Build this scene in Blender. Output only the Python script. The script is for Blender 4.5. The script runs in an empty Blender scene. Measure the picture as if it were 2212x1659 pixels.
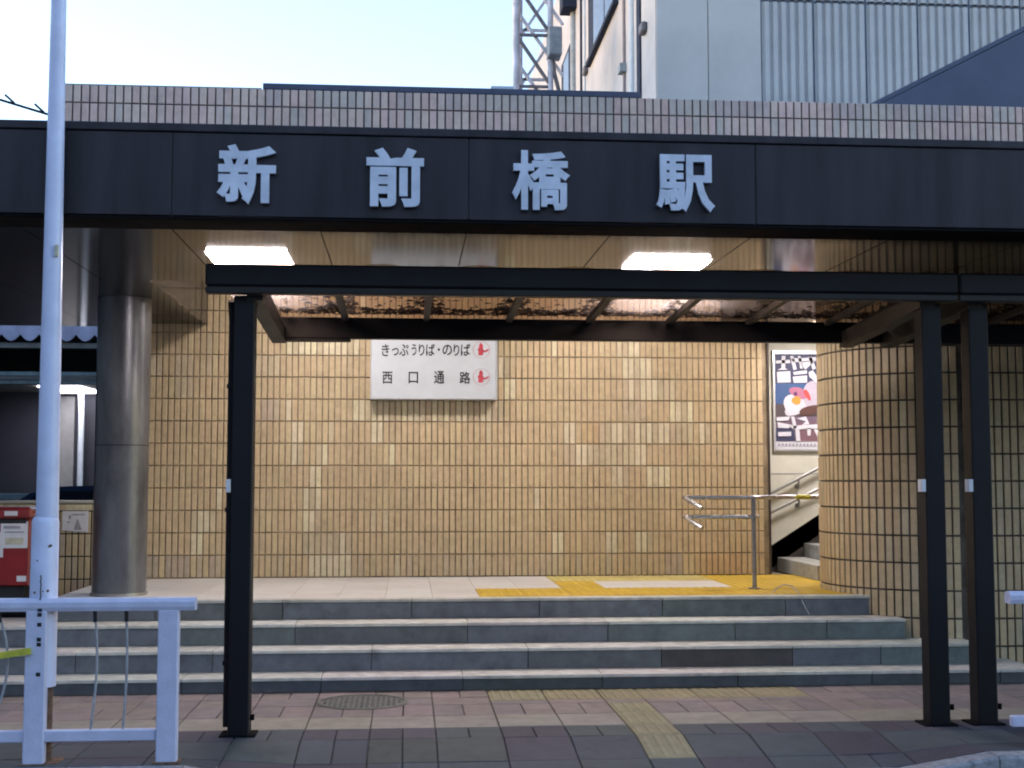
import bpy, math, random
from mathutils import Vector, Matrix
random.seed(7)
S = bpy.context.scene
C = S.collection
R = math.radians
# ------------------------------------------------------------------ camera
F = 2812.0                      # focal length in units of a 2212 px wide picture
PITCH = math.atan(205 / F); PSI = math.atan(226 * math.cos(PITCH) / F); EYE = 1.613
cd = bpy.data.cameras.new('camera'); cam = bpy.data.objects.new('camera', cd); C.objects.link(cam)
cam.location = (0, 0, EYE); cam.rotation_euler = (R(90) + PITCH, 0, -PSI)
cd.sensor_width = 36; cd.lens = 36 * F / 2212; cd.clip_start = 0.1; cd.clip_end = 600
S.camera = cam
# ------------------------------------------------------------------ world, sun, exposure
W = bpy.data.worlds.new('World'); S.world = W; W.use_nodes = True
wn = W.node_tree.nodes; wl = W.node_tree.links
sky = wn.new('ShaderNodeTexSky'); sky.sky_type = 'NISHITA'; sky.sun_disc = False
sky.sun_elevation = R(8.0); sky.sun_rotation = R(-76); sky.air_density = 1.0; sky.dust_density = 0.3; sky.ozone_density = 1.5
wl.new(sky.outputs[0], wn['Background'].inputs[0]); wn['Background'].inputs[1].default_value = 0.10
sd = bpy.data.lights.new('sun', 'SUN'); sd.energy = 0.05; sd.angle = R(20); sd.color = (1, .93, .84)
sun = bpy.data.objects.new('sun', sd); C.objects.link(sun); sun.rotation_euler = (R(-86), 0, R(8))
S.view_settings.view_transform = 'Standard'; S.view_settings.look = 'None'; S.view_settings.gamma = 1
S.view_settings.exposure = 2.85; S.view_settings.use_curve_mapping = False
S.view_settings.use_white_balance = True; S.view_settings.white_balance_temperature = 6500; S.view_settings.white_balance_tint = 22
S.render.engine = 'CYCLES'; S.cycles.pixel_filter_type = 'BLACKMAN_HARRIS'; S.cycles.filter_width = 2.0
LAMP = 10.2

def ray(x, y):
    a = (x - 1106) / F; b = (829.5 - y) / F
    sp, cp, ss, cs = math.sin(PITCH), math.cos(PITCH), math.sin(PSI), math.cos(PSI)
    return (ss*cp + a*cs - b*ss*sp, cs*cp - a*ss - b*cs*sp, sp + b*cp)
def at(x, y, X=None, Y=None, Z=None):
    d = ray(x, y)
    t = X/d[0] if X is not None else Y/d[1] if Y is not None else (Z-EYE)/d[2]
    return (d[0]*t, d[1]*t, EYE + d[2]*t)
def proj(p):
    sp, cp, ss, cs = math.sin(PITCH), math.cos(PITCH), math.sin(PSI), math.cos(PSI)
    x, y, z = p[0], p[1], p[2]-EYE
    f = x*ss*cp + y*cs*cp + z*sp; r = x*cs - y*ss; u = -x*ss*sp - y*cs*sp + z*cp
    return (1106 + F*r/f, 829.5 - F*u/f, f)

# ------------------------------------------------------------------ materials
def new_mat(name):
    m = bpy.data.materials.new(name); m.use_nodes = True
    return m, m.node_tree.nodes, m.node_tree.links, m.node_tree.nodes['Principled BSDF']
def mat(name, col, rough=.6, metal=0., var=.12, scale=8., bump=.0, bscale=60., spec=.5, stretch=(1,1,1), rvar=.1, col2=None, coat=0):
    m, n, l, p = new_mat(name)
    tc = n.new('ShaderNodeTexCoord'); mp = n.new('ShaderNodeMapping'); mp.inputs['Scale'].default_value = stretch
    l.new(tc.outputs['Object'], mp.inputs[0])
    ns = n.new('ShaderNodeTexNoise'); ns.inputs['Scale'].default_value = scale; ns.inputs['Detail'].default_value = 6; ns.inputs['Roughness'].default_value = .65
    l.new(mp.outputs[0], ns.inputs['Vector'])
    mx = n.new('ShaderNodeMix'); mx.data_type = 'RGBA'
    c2 = col2 if col2 else tuple(c*(1-var*2.2) for c in col)
    c1 = col if col2 else tuple(min(1, c*(1+var)) for c in col)
    rp = n.new('ShaderNodeMapRange'); rp.inputs[1].default_value = .35; rp.inputs[2].default_value = .65
    l.new(ns.outputs[0], rp.inputs[0])
    mx.inputs[6].default_value = (*c1, 1); mx.inputs[7].default_value = (*c2, 1); l.new(rp.outputs[0], mx.inputs[0])
    l.new(mx.outputs[2], p.inputs['Base Color'])
    rr = n.new('ShaderNodeMapRange'); rr.inputs[3].default_value = max(.02, rough-rvar); rr.inputs[4].default_value = min(1, rough+rvar)
    l.new(ns.outputs[0], rr.inputs[0]); l.new(rr.outputs[0], p.inputs['Roughness'])
    p.inputs['Metallic'].default_value = metal; p.inputs['Specular IOR Level'].default_value = spec
    p.inputs['Coat Weight'].default_value = coat
    if bump:
        b = n.new('ShaderNodeBump'); b.inputs['Strength'].default_value = bump; b.inputs['Distance'].default_value = .01
        n2 = n.new('ShaderNodeTexNoise'); n2.inputs['Scale'].default_value = bscale; n2.inputs['Detail'].default_value = 4
        l.new(mp.outputs[0], n2.inputs['Vector']); l.new(n2.outputs[0], b.inputs['Height']); l.new(b.outputs[0], p.inputs['Normal'])
    return m
def tmat(name, rough=.5, spec=.5, bump=.25, bscale=70., var=.12, scale=14., rvar=.12, grime=.2):
    """surface whose own colour comes from the face attribute tcol, broken up by noise"""
    m, n, l, p = new_mat(name)
    at_ = n.new('ShaderNodeAttribute'); at_.attribute_name = 'tcol'
    g = n.new('ShaderNodeNewGeometry')
    ns = n.new('ShaderNodeTexNoise'); ns.inputs['Scale'].default_value = scale; ns.inputs['Detail'].default_value = 5; ns.inputs['Roughness'].default_value = .65
    l.new(g.outputs['Position'], ns.inputs['Vector'])
    rp = n.new('ShaderNodeMapRange'); rp.inputs[1].default_value = .3; rp.inputs[2].default_value = .7
    rp.inputs[3].default_value = 1-var; rp.inputs[4].default_value = 1+var
    l.new(ns.outputs[0], rp.inputs[0])
    n3 = n.new('ShaderNodeTexNoise'); n3.inputs['Scale'].default_value = 1.1; n3.inputs['Detail'].default_value = 3
    l.new(g.outputs['Position'], n3.inputs['Vector'])
    r3 = n.new('ShaderNodeMapRange'); r3.inputs[1].default_value = .3; r3.inputs[2].default_value = .7; r3.inputs[3].default_value = .9; r3.inputs[4].default_value = 1.08
    l.new(n3.outputs[0], r3.inputs[0])
    mu0 = n.new('ShaderNodeMath'); mu0.operation = 'MULTIPLY'; l.new(rp.outputs[0], mu0.inputs[0]); l.new(r3.outputs[0], mu0.inputs[1])
    ns4 = n.new('ShaderNodeTexNoise'); ns4.inputs['Scale'].default_value = 4.3; ns4.inputs['Detail'].default_value = 7; ns4.inputs['Roughness'].default_value = .7
    l.new(g.outputs['Position'], ns4.inputs['Vector'])
    r4 = n.new('ShaderNodeMapRange'); r4.inputs[1].default_value = .56; r4.inputs[2].default_value = .72; r4.inputs[3].default_value = 1.0; r4.inputs[4].default_value = 1-grime
    l.new(ns4.outputs[0], r4.inputs[0])
    mu = n.new('ShaderNodeMath'); mu.operation = 'MULTIPLY'; l.new(mu0.outputs[0], mu.inputs[0]); l.new(r4.outputs[0], mu.inputs[1])
    vm = n.new('ShaderNodeVectorMath'); vm.operation = 'SCALE'
    l.new(at_.outputs['Color'], vm.inputs[0]); l.new(mu.outputs[0], vm.inputs['Scale'])
    l.new(vm.outputs[0], p.inputs['Base Color'])
    rr = n.new('ShaderNodeMapRange'); rr.inputs[3].default_value = rough-rvar; rr.inputs[4].default_value = rough+rvar
    l.new(ns.outputs[0], rr.inputs[0]); l.new(rr.outputs[0], p.inputs['Roughness'])
    p.inputs['Specular IOR Level'].default_value = spec
    if bump:
        b = n.new('ShaderNodeBump'); b.inputs['Strength'].default_value = bump; b.inputs['Distance'].default_value = .006
        n2 = n.new('ShaderNodeTexNoise'); n2.inputs['Scale'].default_value = bscale; n2.inputs['Detail'].default_value = 4
        l.new(g.outputs['Position'], n2.inputs['Vector']); l.new(n2.outputs[0], b.inputs['Height']); l.new(b.outputs[0], p.inputs['Normal'])
    return m
def emit(name, col, s):
    m, n, l, p = new_mat(name); p.inputs['Base Color'].default_value = (*col, 1)
    p.inputs['Emission Color'].default_value = (*col, 1); p.inputs['Emission Strength'].default_value = s
    return m
M = {}
M['tile'] = tmat('glazed_wall_tile', .42, .4, .3, 60)
M['stone'] = tmat('granite_slab', .6, .35, .35, 220, .24, 9, grime=.35)
M['paver'] = tmat('paving_block', .75, .3, .5, 160, .2, 7, grime=.3)
M['floor'] = tmat('floor_tile', .45, .4, .1, 90, .07, 6)
M['yellow'] = tmat('tactile_tile', .6, .35, .2, 90, .1, 10)
M['print'] = tmat('printed_colour', .5, .3, 0, 90, .05, 30, grime=0)
M['grout'] = mat('grout', (.30,.235,.15), .85, var=.2, scale=5, bump=.3)
M['grout_dark'] = mat('dark_grout', (.05,.045,.042), .85, var=.25, scale=5)
M['grout_parapet'] = mat('parapet_joint', (.15,.125,.125), .85, var=.2, scale=6)
M['grout_corner'] = mat('corner_wall_joint', (.085,.072,.058), .85, var=.25, scale=5)
M['grout_pave'] = mat('paving_joint', (.075,.07,.068), .9, var=.25, scale=9)
M['concrete'] = mat('concrete', (.22,.22,.21), .8, var=.12, scale=3, bump=.3)
M['fascia'] = mat('dark_fascia_metal', (.019,.014,.022), .5, var=.3, scale=5, spec=.4, stretch=(1,1,.12))
M['black'] = mat('black_edge_metal', (.005,.005,.006), .8, var=.1, spec=.08)
M['soffit'] = mat('glossy_soffit_panel', (.028,.025,.023), .10, metal=.0, var=.08, scale=2, spec=.12, rvar=.02)
M['soffit_seam'] = mat('soffit_seam', (.03,.027,.025), .5)
M['fascia_seam'] = mat('fascia_seam_filler', (.06,.058,.07), .6)
M['steel'] = mat('stainless_letter', (.56,.60,.70), .4, metal=.25, var=.08, scale=5, spec=.5)
M['letter_side'] = mat('letter_side', (.3,.31,.36), .4, metal=.6)
M['column'] = mat('column_sheet_steel', (.15,.155,.165), .32, metal=.5, var=.25, scale=2.6, stretch=(1,1,.35), rvar=.1, bump=.06, bscale=9)
M['frame'] = mat('dark_aluminium', (.004,.004,.0065), .55, var=.15, scale=3, spec=.3)
M['frame2'] = mat('brown_aluminium', (.022,.020,.019), .55, var=.1, scale=3, spec=.35)
M['white_paint'] = mat('white_pole_paint', (.60,.64,.82), .38, var=.05, scale=5, bump=.12, bscale=25, spec=.5)
M['fence_paint'] = mat('white_fence_paint', (.53,.55,.70), .5, var=.04, scale=12, bump=.2, bscale=60)
M['rust'] = mat('rusted_steel', (.20,.11,.065), .85, var=.3, scale=18, bump=.5, col2=(.07,.04,.028))
M['rubber'] = mat('black_rubber', (.012,.012,.014), .7)
M['rod'] = mat('grey_rod', (.34,.35,.37), .5, var=.15, scale=14)
M['yellow_tape'] = mat('yellow_tape', (.55,.52,.05), .5, var=.12, scale=20)
M['chrome'] = mat('polished_handrail', (.55,.55,.56), .27, metal=.8, var=.05, scale=4, rvar=.05)
M['satin'] = mat('satin_handrail', (.38,.37,.35), .35, metal=.8, var=.08)
M['cream'] = mat('cream_wall_paint', (.68,.67,.55), .7, var=.05, scale=3)
M['dark_wall'] = mat('dark_dado', (.055,.046,.042), .6, var=.2)
M['sign_white'] = mat('sign_face', (.50,.535,.56), .35, var=.03, scale=3)
M['sign_frame'] = mat('sign_frame', (.6,.62,.62), .3, metal=.5, var=.05)
M['ink'] = mat('black_ink', (.02,.02,.022), .5)
M['red_ink'] = mat('red_ink', (.50,.05,.07), .5)
M['thin_ink'] = mat('grey_red_ink', (.45,.30,.30), .5)
M['paper'] = mat('white_paper', (.66,.66,.68), .7, var=.04)
M['grey_print'] = mat('grey_print', (.36,.35,.38), .7)
M['pale_print'] = mat('pale_yellow_print', (.52,.50,.38), .7, var=.1, scale=20)
M['panel'] = mat('smooth_grey_panel', (.48,.46,.46), .55, var=.05, scale=.7)
M['ribbed'] = mat('ribbed_siding', (.42,.42,.44), .5, var=.07, scale=.8)
M['joint'] = mat('dark_joint', (.10,.12,.17), .7)
M['bwall'] = mat('painted_wall', (.56,.53,.52), .75, var=.07, scale=.9)
M['wglass'] = mat('window_glass', (.13,.17,.25), .35, var=.1, spec=.3)
M['wframe'] = mat('window_frame', (.035,.045,.075), .8, spec=.1)
M['pipe_white'] = mat('white_drainpipe', (.5,.55,.6), .4, var=.06)
M['pipe_grey'] = mat('grey_drainpipe', (.28,.32,.35), .5, var=.12)
M['pipe_brown'] = mat('brown_drainpipe', (.2,.16,.17), .55, var=.1)
M['grey_box'] = mat('grey_equipment_box', (.2,.24,.29), .55)
M['lattice'] = mat('galvanised_steel', (.52,.53,.62), .5, metal=.3, var=.15, scale=3)
M['lattice_dark'] = mat('weathered_steel', (.16,.15,.17), .6, metal=.2, var=.15)
M['navy'] = mat('navy_cladding', (.05,.065,.12), .5, var=.08, scale=1.2)
M['coping'] = mat('navy_coping', (.045,.055,.10), .45, var=.1)
M['red'] = mat('postbox_red', (.25,.014,.014), .35, var=.08, scale=5, coat=.3)
M['car'] = mat('dark_blue_car_paint', (.015,.035,.085), .25, metal=.3, var=.05, coat=.8)
M['carglass'] = mat('car_glass', (.01,.014,.02), .06, spec=.9)
M['shed_roof'] = mat('pale_corrugated_roof', (.34,.34,.46), .55, var=.12, scale=4)
M['shed_beam'] = mat('grey_beam', (.17,.17,.165), .6, var=.1)
M['shed_pipe'] = mat('teal_grey_pipe', (.13,.18,.19), .45, var=.12)
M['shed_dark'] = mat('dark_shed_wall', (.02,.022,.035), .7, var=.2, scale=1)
M['shed_pale'] = mat('pale_shed_panel', (.22,.22,.22), .6, var=.06)
M['asphalt'] = mat('asphalt', (.05,.052,.056), .9, var=.2, scale=30, bump=.5, bscale=200)
M['ground'] = mat('bare_ground', (.09,.085,.08), .95, var=.2, scale=2, bump=.4)
M['kerb'] = mat('granite_kerb', (.28,.29,.31), .7, var=.22, scale=16, bump=.4, bscale=180)
M['manhole'] = mat('iron_cover', (.13,.135,.12), .6, metal=.3, var=.15, scale=20)
M['leaf'] = mat('dead_leaf', (.06,.042,.032), .8, var=.3, scale=20)
M['leafpale'] = mat('pale_leaf', (.20,.15,.115), .8, var=.3, scale=20)
M['lamp'] = emit('lit_lamp_diffuser', (1., .965, .90), LAMP)
M['lamp_front'] = emit('lit_lamp_diffuser_front', (1., .965, .91), LAMP*.9)
M['lamp_passage'] = emit('lit_lamp_diffuser_passage', (1., .97, .92), LAMP*.75)
M['lamp2'] = emit('lit_shed_lamp', (.95, .98, 1.0), 2.4)
M['lamprim'] = mat('lamp_rim', (.6,.6,.58), .4)
M['tyre'] = mat('tyre_rubber', (.015,.015,.015), .8)
# clear brownish polycarbonate
m, n, l, p = new_mat('polycarbonate_sheet')
tr = n.new('ShaderNodeBsdfTransparent'); tl = n.new('ShaderNodeBsdfTranslucent'); gl = n.new('ShaderNodeBsdfGlossy')
g = n.new('ShaderNodeNewGeometry'); ns = n.new('ShaderNodeTexNoise'); ns.inputs['Scale'].default_value = 7; ns.inputs['Detail'].default_value = 6
l.new(g.outputs['Position'], ns.inputs['Vector'])
cr = n.new('ShaderNodeValToRGB'); cr.color_ramp.elements[0].position = .38; cr.color_ramp.elements[0].color = (.17,.14,.125,1); cr.color_ramp.elements[1].position = .6; cr.color_ramp.elements[1].color = (.29,.25,.235,1)
l.new(ns.outputs[0], cr.inputs[0]); l.new(cr.outputs[0], tl.inputs[0]); tr.inputs[0].default_value = (.58,.44,.34,1)
gl.inputs['Roughness'].default_value = .3; gl.inputs[0].default_value = (.8,.8,.8,1)
m1 = n.new('ShaderNodeMixShader'); m1.inputs[0].default_value = .14; l.new(tr.outputs[0], m1.inputs[1]); l.new(tl.outputs[0], m1.inputs[2])
m2 = n.new('ShaderNodeMixShader'); m2.inputs[0].default_value = .06; l.new(m1.outputs[0], m2.inputs[1]); l.new(gl.outputs[0], m2.inputs[2])
l.new(m2.outputs[0], n['Material Output'].inputs[0]); M['poly'] = m

# ------------------------------------------------------------------ mesh builder
class MB:
    def __init__(s): s.v = []; s.f = []; s.c = []; s.smooth = []
    def add(s, vs, fs, col=(1,1,1), sm=False):
        b = len(s.v); s.v += [tuple(v) for v in vs]
        for f in fs: s.f.append([b+i for i in f]); s.c.append(col); s.smooth.append(sm)
        return s
    def box(s, x0, x1, y0, y1, z0, z1, col=(1,1,1)):
        if x0 > x1: x0, x1 = x1, x0
        if y0 > y1: y0, y1 = y1, y0
        if z0 > z1: z0, z1 = z1, z0
        return s.add([(x0,y0,z0),(x1,y0,z0),(x1,y1,z0),(x0,y1,z0),(x0,y0,z1),(x1,y0,z1),(x1,y1,z1),(x0,y1,z1)],
              [(0,3,2,1),(4,5,6,7),(0,1,5,4),(1,2,6,5),(2,3,7,6),(3,0,4,7)], col)
    def cbox(s, x0, x1, y0, y1, z0, z1, c=.004, col=(1,1,1)):
        """box with chamfered edges"""
        X=[(x0,x0+c,x1-c,x1)][0]; 
        vs=[];idx={}
        for i,(x,xi) in enumerate(((x0,x0+c),(x1,x1-c))):
            for j,(y,yi) in enumerate(((y0,y0+c),(y1,y1-c))):
                for k,(z,zi) in enumerate(((z0,z0+c),(z1,z1-c))):
                    idx[i,j,k,'x']=len(vs); vs.append((x,yi,zi))
                    idx[i,j,k,'y']=len(vs); vs.append((xi,y,zi))
                    idx[i,j,k,'z']=len(vs); vs.append((xi,yi,z))
        fs=[]
        def q(*a): fs.append([idx[t] for t in a])
        for i in (0,1):
            a=[(i,0,0,'x'),(i,1,0,'x'),(i,1,1,'x'),(i,0,1,'x')]; q(*(a if i else a[::-1]))
        for j in (0,1):
            a=[(0,j,0,'y'),(1,j,0,'y'),(1,j,1,'y'),(0,j,1,'y')]; q(*(a[::-1] if j else a))
        for k in (0,1):
            a=[(0,0,k,'z'),(1,0,k,'z'),(1,1,k,'z'),(0,1,k,'z')]; q(*(a if k else a[::-1]))
        for j in (0,1):
            for k in (0,1):
                a=[(0,j,k,'y'),(1,j,k,'y'),(1,j,k,'z'),(0,j,k,'z')]; q(*(a if (j+k)%2==0 else a[::-1]))
        for i in (0,1):
            for k in (0,1):
                a=[(i,0,k,'x'),(i,1,k,'x'),(i,1,k,'z'),(i,0,k,'z')]; q(*(a[::-1] if (i+k)%2==0 else a))
        for i in (0,1):
            for j in (0,1):
                a=[(i,j,0,'x'),(i,j,1,'x'),(i,j,1,'y'),(i,j,0,'y')]; q(*(a if (i+j)%2==0 else a[::-1]))
        for i in (0,1):
            for j in (0,1):
                for k in (0,1):
                    a=[(i,j,k,'x'),(i,j,k,'y'),(i,j,k,'z')]; q(*(a if (i+j+k)%2==0 else a[::-1]))
        return s.add(vs, fs, col)
    def tube(s, pts, r, n=12, cap=True, col=(1,1,1), r2=None):
        pts = [Vector(p) for p in pts]; N = len(pts); rings = []; up = None
        for i, p in enumerate(pts):
            t = (pts[min(i+1,N-1)] - pts[max(i-1,0)]).normalized()
            if up is None: up = Vector((0,0,1)) if abs(t.z) < .9 else Vector((0,1,0))
            a = t.cross(up).normalized(); b = a.cross(t).normalized(); up = b
            rr = r[i] if isinstance(r, (list, tuple)) else r
            rings.append([p + a*rr*math.cos(2*math.pi*k/n) + b*rr*math.sin(2*math.pi*k/n) for k in range(n)])
        vs = [v for rg in rings for v in rg]; fs = []
        for i in range(N-1):
            for k in range(n): fs.append((i*n+k, i*n+(k+1)%n, (i+1)*n+(k+1)%n, (i+1)*n+k))
        s.add(vs, fs, col, True)
        if cap:
            s.add(rings[0], [tuple(range(n))], col); s.add(rings[-1], [tuple(range(n))[::-1]], col)
        return s
    def bar(s, a, b, w, h=None, col=(1,1,1)):
        a = Vector(a); b = Vector(b); h = h or w; t = (b-a).normalized()
        up = Vector((0,0,1)) if abs(t.z) < .95 else Vector((0,1,0))
        u = t.cross(up).normalized()*w/2; v = u.cross(t).normalized()*h/2
        vs = [a-u-v,a+u-v,a+u+v,a-u+v,b-u-v,b+u-v,b+u+v,b-u+v]
        return s.add(vs, [(0,3,2,1),(4,5,6,7),(0,1,5,4),(1,2,6,5),(2,3,7,6),(3,0,4,7)][::1], col)
    def prism(s, poly, axis, lo, hi, col=(1,1,1)):
        """poly: 2D points; axis 'y': poly is (x,z); axis 'x': (y,z); axis 'z': (x,y)"""
        def mk(p, t): return (p[0],t,p[1]) if axis=='y' else (t,p[0],p[1]) if axis=='x' else (p[0],p[1],t)
        n = len(poly); vs = [mk(p, lo) for p in poly] + [mk(p, hi) for p in poly]
        fs = [tuple(range(n)), tuple(range(n,2*n))[::-1]] + [(i,(i+1)%n,n+(i+1)%n,n+i) for i in range(n)]
        return s.add(vs, fs, col)
    def build(s, name, m, parent=None, bevel=0):
        me = bpy.data.meshes.new(name); me.from_pydata(s.v, [], s.f)
        a = me.attributes.new('tcol', 'FLOAT_COLOR', 'FACE')
        a.data.foreach_set('color', [x for c in s.c for x in (*c, 1.)])
        me.polygons.foreach_set('use_smooth', s.smooth)
        me.materials.append(m if not isinstance(m, str) else M[m]); me.update()
        o = bpy.data.objects.new(name, me); C.objects.link(o)
        if parent: o.parent = parent
        if bevel:
            b = o.modifiers.new('b', 'BEVEL'); b.width = bevel; b.segments = 2; b.limit_method = 'ANGLE'
        return o
def empty(name, label, cat, loc=(0,0,0), group=None):
    o = bpy.data.objects.new(name, None); C.objects.link(o); o.empty_display_size = .1
    o['label'] = label; o['category'] = cat
    if group: o['group'] = group
    return o
def tag(o, label, cat, group=None):
    o['label'] = label; o['category'] = cat
    if group: o['group'] = group
    return o
def struct(o): o['kind'] = 'structure'; return o
def stuff(o): o['kind'] = 'stuff'; return o
def inst(name, me, loc, parent):
    o = bpy.data.objects.new(name, me); C.objects.link(o); o.location = loc; o.parent = parent; return o
def centre(mb):
    """shift builder to its centre, return centre"""
    n = len(mb.v); c = [sum(v[i] for v in mb.v)/n for i in range(3)]
    mb.v = [(v[0]-c[0], v[1]-c[1], v[2]-c[2]) for v in mb.v]; return c
def place(mb, name, m, parent, label=None):
    c = centre(mb); o = mb.build(name, m, parent); o.location = c
    if label: o['label'] = label
    return o
def glyph(ch, x0, x1, z0, z1, y, depth, bold=.0):
    """upright character facing -Y, fitted to a box"""
    cu = bpy.data.curves.new('glyph', 'FONT'); cu.body = ch; cu.size = 1; cu.bevel_depth = bold; cu.bevel_resolution = 0; cu.extrude = .5
    cu.resolution_u = 3
    o = bpy.data.objects.new('glyph', cu); C.objects.link(o)
    me = bpy.data.meshes.new_from_object(o.evaluated_get(bpy.context.evaluated_depsgraph_get()))
    C.objects.unlink(o); bpy.data.objects.remove(o)
    xs = [v.co.x for v in me.vertices]; ys = [v.co.y for v in me.vertices]
    ax, bx, ay, by = min(xs), max(xs), min(ys), max(ys); zm = max(v.co.z for v in me.vertices)
    for v in me.vertices:
        zz = math.copysign(zm, v.co.z) if abs(v.co.z) > .5+bold*.5 else math.copysign(zm*.998, v.co.z)
        X = x0 + (v.co.x-ax)/(bx-ax)*(x1-x0); Z = z0 + (v.co.y-ay)/(by-ay)*(z1-z0)
        v.co = (X, y - (zz+zm)/(2*zm)*depth, Z)
    me.polygons.foreach_set('use_smooth', [False]*len(me.polygons)); me.update(); return me
def glyph_obj(name, me, m, parent):
    me.materials.clear(); me.materials.append(M[m]); o = bpy.data.objects.new(name, me); C.objects.link(o); o.parent = parent
    me.name = name; return o

# ------------------------------------------------------------------ tile palettes
def jitter(c, a=.06):
    k = 1 + random.uniform(-a, a); return tuple(max(.005, x*k*(1+random.uniform(-a*.4, a*.4))) for x in c)
BEIGE = [jitter((.50,.39,.235), .05) for _ in range(9)]
CREAMT = [jitter((.60,.52,.35), .07) for _ in range(4)]
OLIVE = [jitter((.49,.405,.265), .07) for _ in range(3)]
ORANGE = [jitter((.49,.355,.195), .06) for _ in range(2)]
GREYB = [jitter((.43,.36,.255), .08) for _ in range(3)]

class TileField:
    """ceramic tiles on one wall: those that show largest are parts, the others one joined part"""
    def __init__(s, parent): s.parent = parent; s.t = []
    def add(s, c, ux, w, h, col, th=.012):
        """c centre on the wall face, ux horizontal direction along the wall (unit), tile w x h"""
        s.t.append((Vector(c), Vector(ux), w, h, col, th))
    def shape(s, w, h, th, col, mb=None, c=Vector((0,0,0)), ux=Vector((1,0,0))):
        n = ux.cross(Vector((0,0,1))).normalized()      # outward normal
        z = Vector((0,0,1)); mb = mb or MB(); e = .0035
        def P(a, b, d): return c + ux*a + z*b + n*d
        a, b = w/2, h/2
        vs = [P(-a,-b,0),P(a,-b,0),P(a,b,0),P(-a,b,0),P(-a,-b,th-e),P(a,-b,th-e),P(a,b,th-e),P(-a,b,th-e),
              P(-a+e,-b+e,th),P(a-e,-b+e,th),P(a-e,b-e,th),P(-a+e,b-e,th)]
        fs = [(0,1,5,4),(1,2,6,5),(2,3,7,6),(3,0,4,7),(4,5,9,8),(5,6,10,9),(6,7,11,10),(7,4,8,11),(8,9,10,11)]
        return mb.add(vs, fs, col)
    def finish(s, visible, name='tile', limit=300):
        vis = []; rest = []
        for t in s.t:
            x, y, f = proj(t[0])
            if -10 < x < 2222 and -10 < y < 1670 and visible(x, y, t[0]): vis.append((f, t))
            else: rest.append(t)
        vis.sort(key=lambda q: q[0])
        big = [t for f, t in vis[:limit]]; rest += [t for f, t in vis[limit:]]
        cache = {}
        for c, ux, w, h, col, th in big:
            k = (round(w,3), round(h,3), col, th)
            if k not in cache:
                mb = s.shape(w, h, th, col)
                o = mb.build(name, 'tile', s.parent); cache[k] = o.data
            else:
                o = bpy.data.objects.new(name, cache[k]); C.objects.link(o); o.parent = s.parent
            o.location = c; o.rotation_euler = (0, 0, math.atan2(ux.y, ux.x))
        if rest:
            mb = MB()
            for c, ux, w, h, col, th in rest: s.shape(w, h, th, col, mb, c, ux)
            stuff(mb.build(name+'s', 'tile', s.parent))

# ================================================================== GROUND
def gz(x, y):
    """pavement height: dropped ramp towards the road between the two kerb flares"""
    if x < 0: s = min(1, max(0, (x+1.25)/.45))
    else: s = min(1, max(0, (3.45-x)/.55))
    return -.13*max(0, 8.27-y)*s
YK = 7.62
SY = [10.09, 10.39, 10.71, 11.03]; SZ = [.113, .28, .447, .613]; YW = 13.45
# road and far ground
rd = MB(); rd.box(-60, 60, -40, YK-.16, -.4, -.15); struct(rd.build('road', 'asphalt'))
fg = MB(); fg.add([(-300,YK-.2,-.2),(300,YK-.2,-.2),(300,400,-.2),(-300,400,-.2)], [(0,1,2,3)]); fg.add([(-300,-300,-.42),(300,-300,-.42),(300,YK-.2,-.42),(-300,YK-.2,-.42)], [(0,1,2,3)]); struct(fg.build('ground', 'ground'))
pv = MB()
xs = [-14, -6, -2, -1.25, -.8, 0, 1, 2, 2.9, 3.45, 5, 8, 14]; ys = [YK, 7.9, 8.27, 9, 10.2]
for i in range(len(xs)-1):
    for j in range(len(ys)-1):
        a, b, c, d = xs[i], xs[i+1], ys[j], ys[j+1]
        pv.add([(a,c,gz(a,c)-.014),(b,c,gz(b,c)-.014),(b,d,gz(b,d)-.014),(a,d,gz(a,d)-.014)], [(0,1,2,3)])
pavement = struct(pv.build('pavement', 'grout_pave'))
rows = [YK, 7.84, 8.27, 8.62, 9.05, 9.48, 10.085]
PCOL = {'pink': [jitter((.215,.18,.172), .1) for _ in range(4)], 'cream': [jitter((.27,.245,.205), .07) for _ in range(4)],
        'purple': [jitter((0.070,0.062,0.076), .1) for _ in range(4)], 'grey': [jitter((0.072,0.082,0.087), .12) for _ in range(5)],
        'green': [jitter((0.074,0.083,0.077), .1) for _ in range(3)]}
TACT = [jitter((.25,.225,.135), .06) for _ in range(4)]
HX, HY, HR = -.315, 9.62, .33
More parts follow.
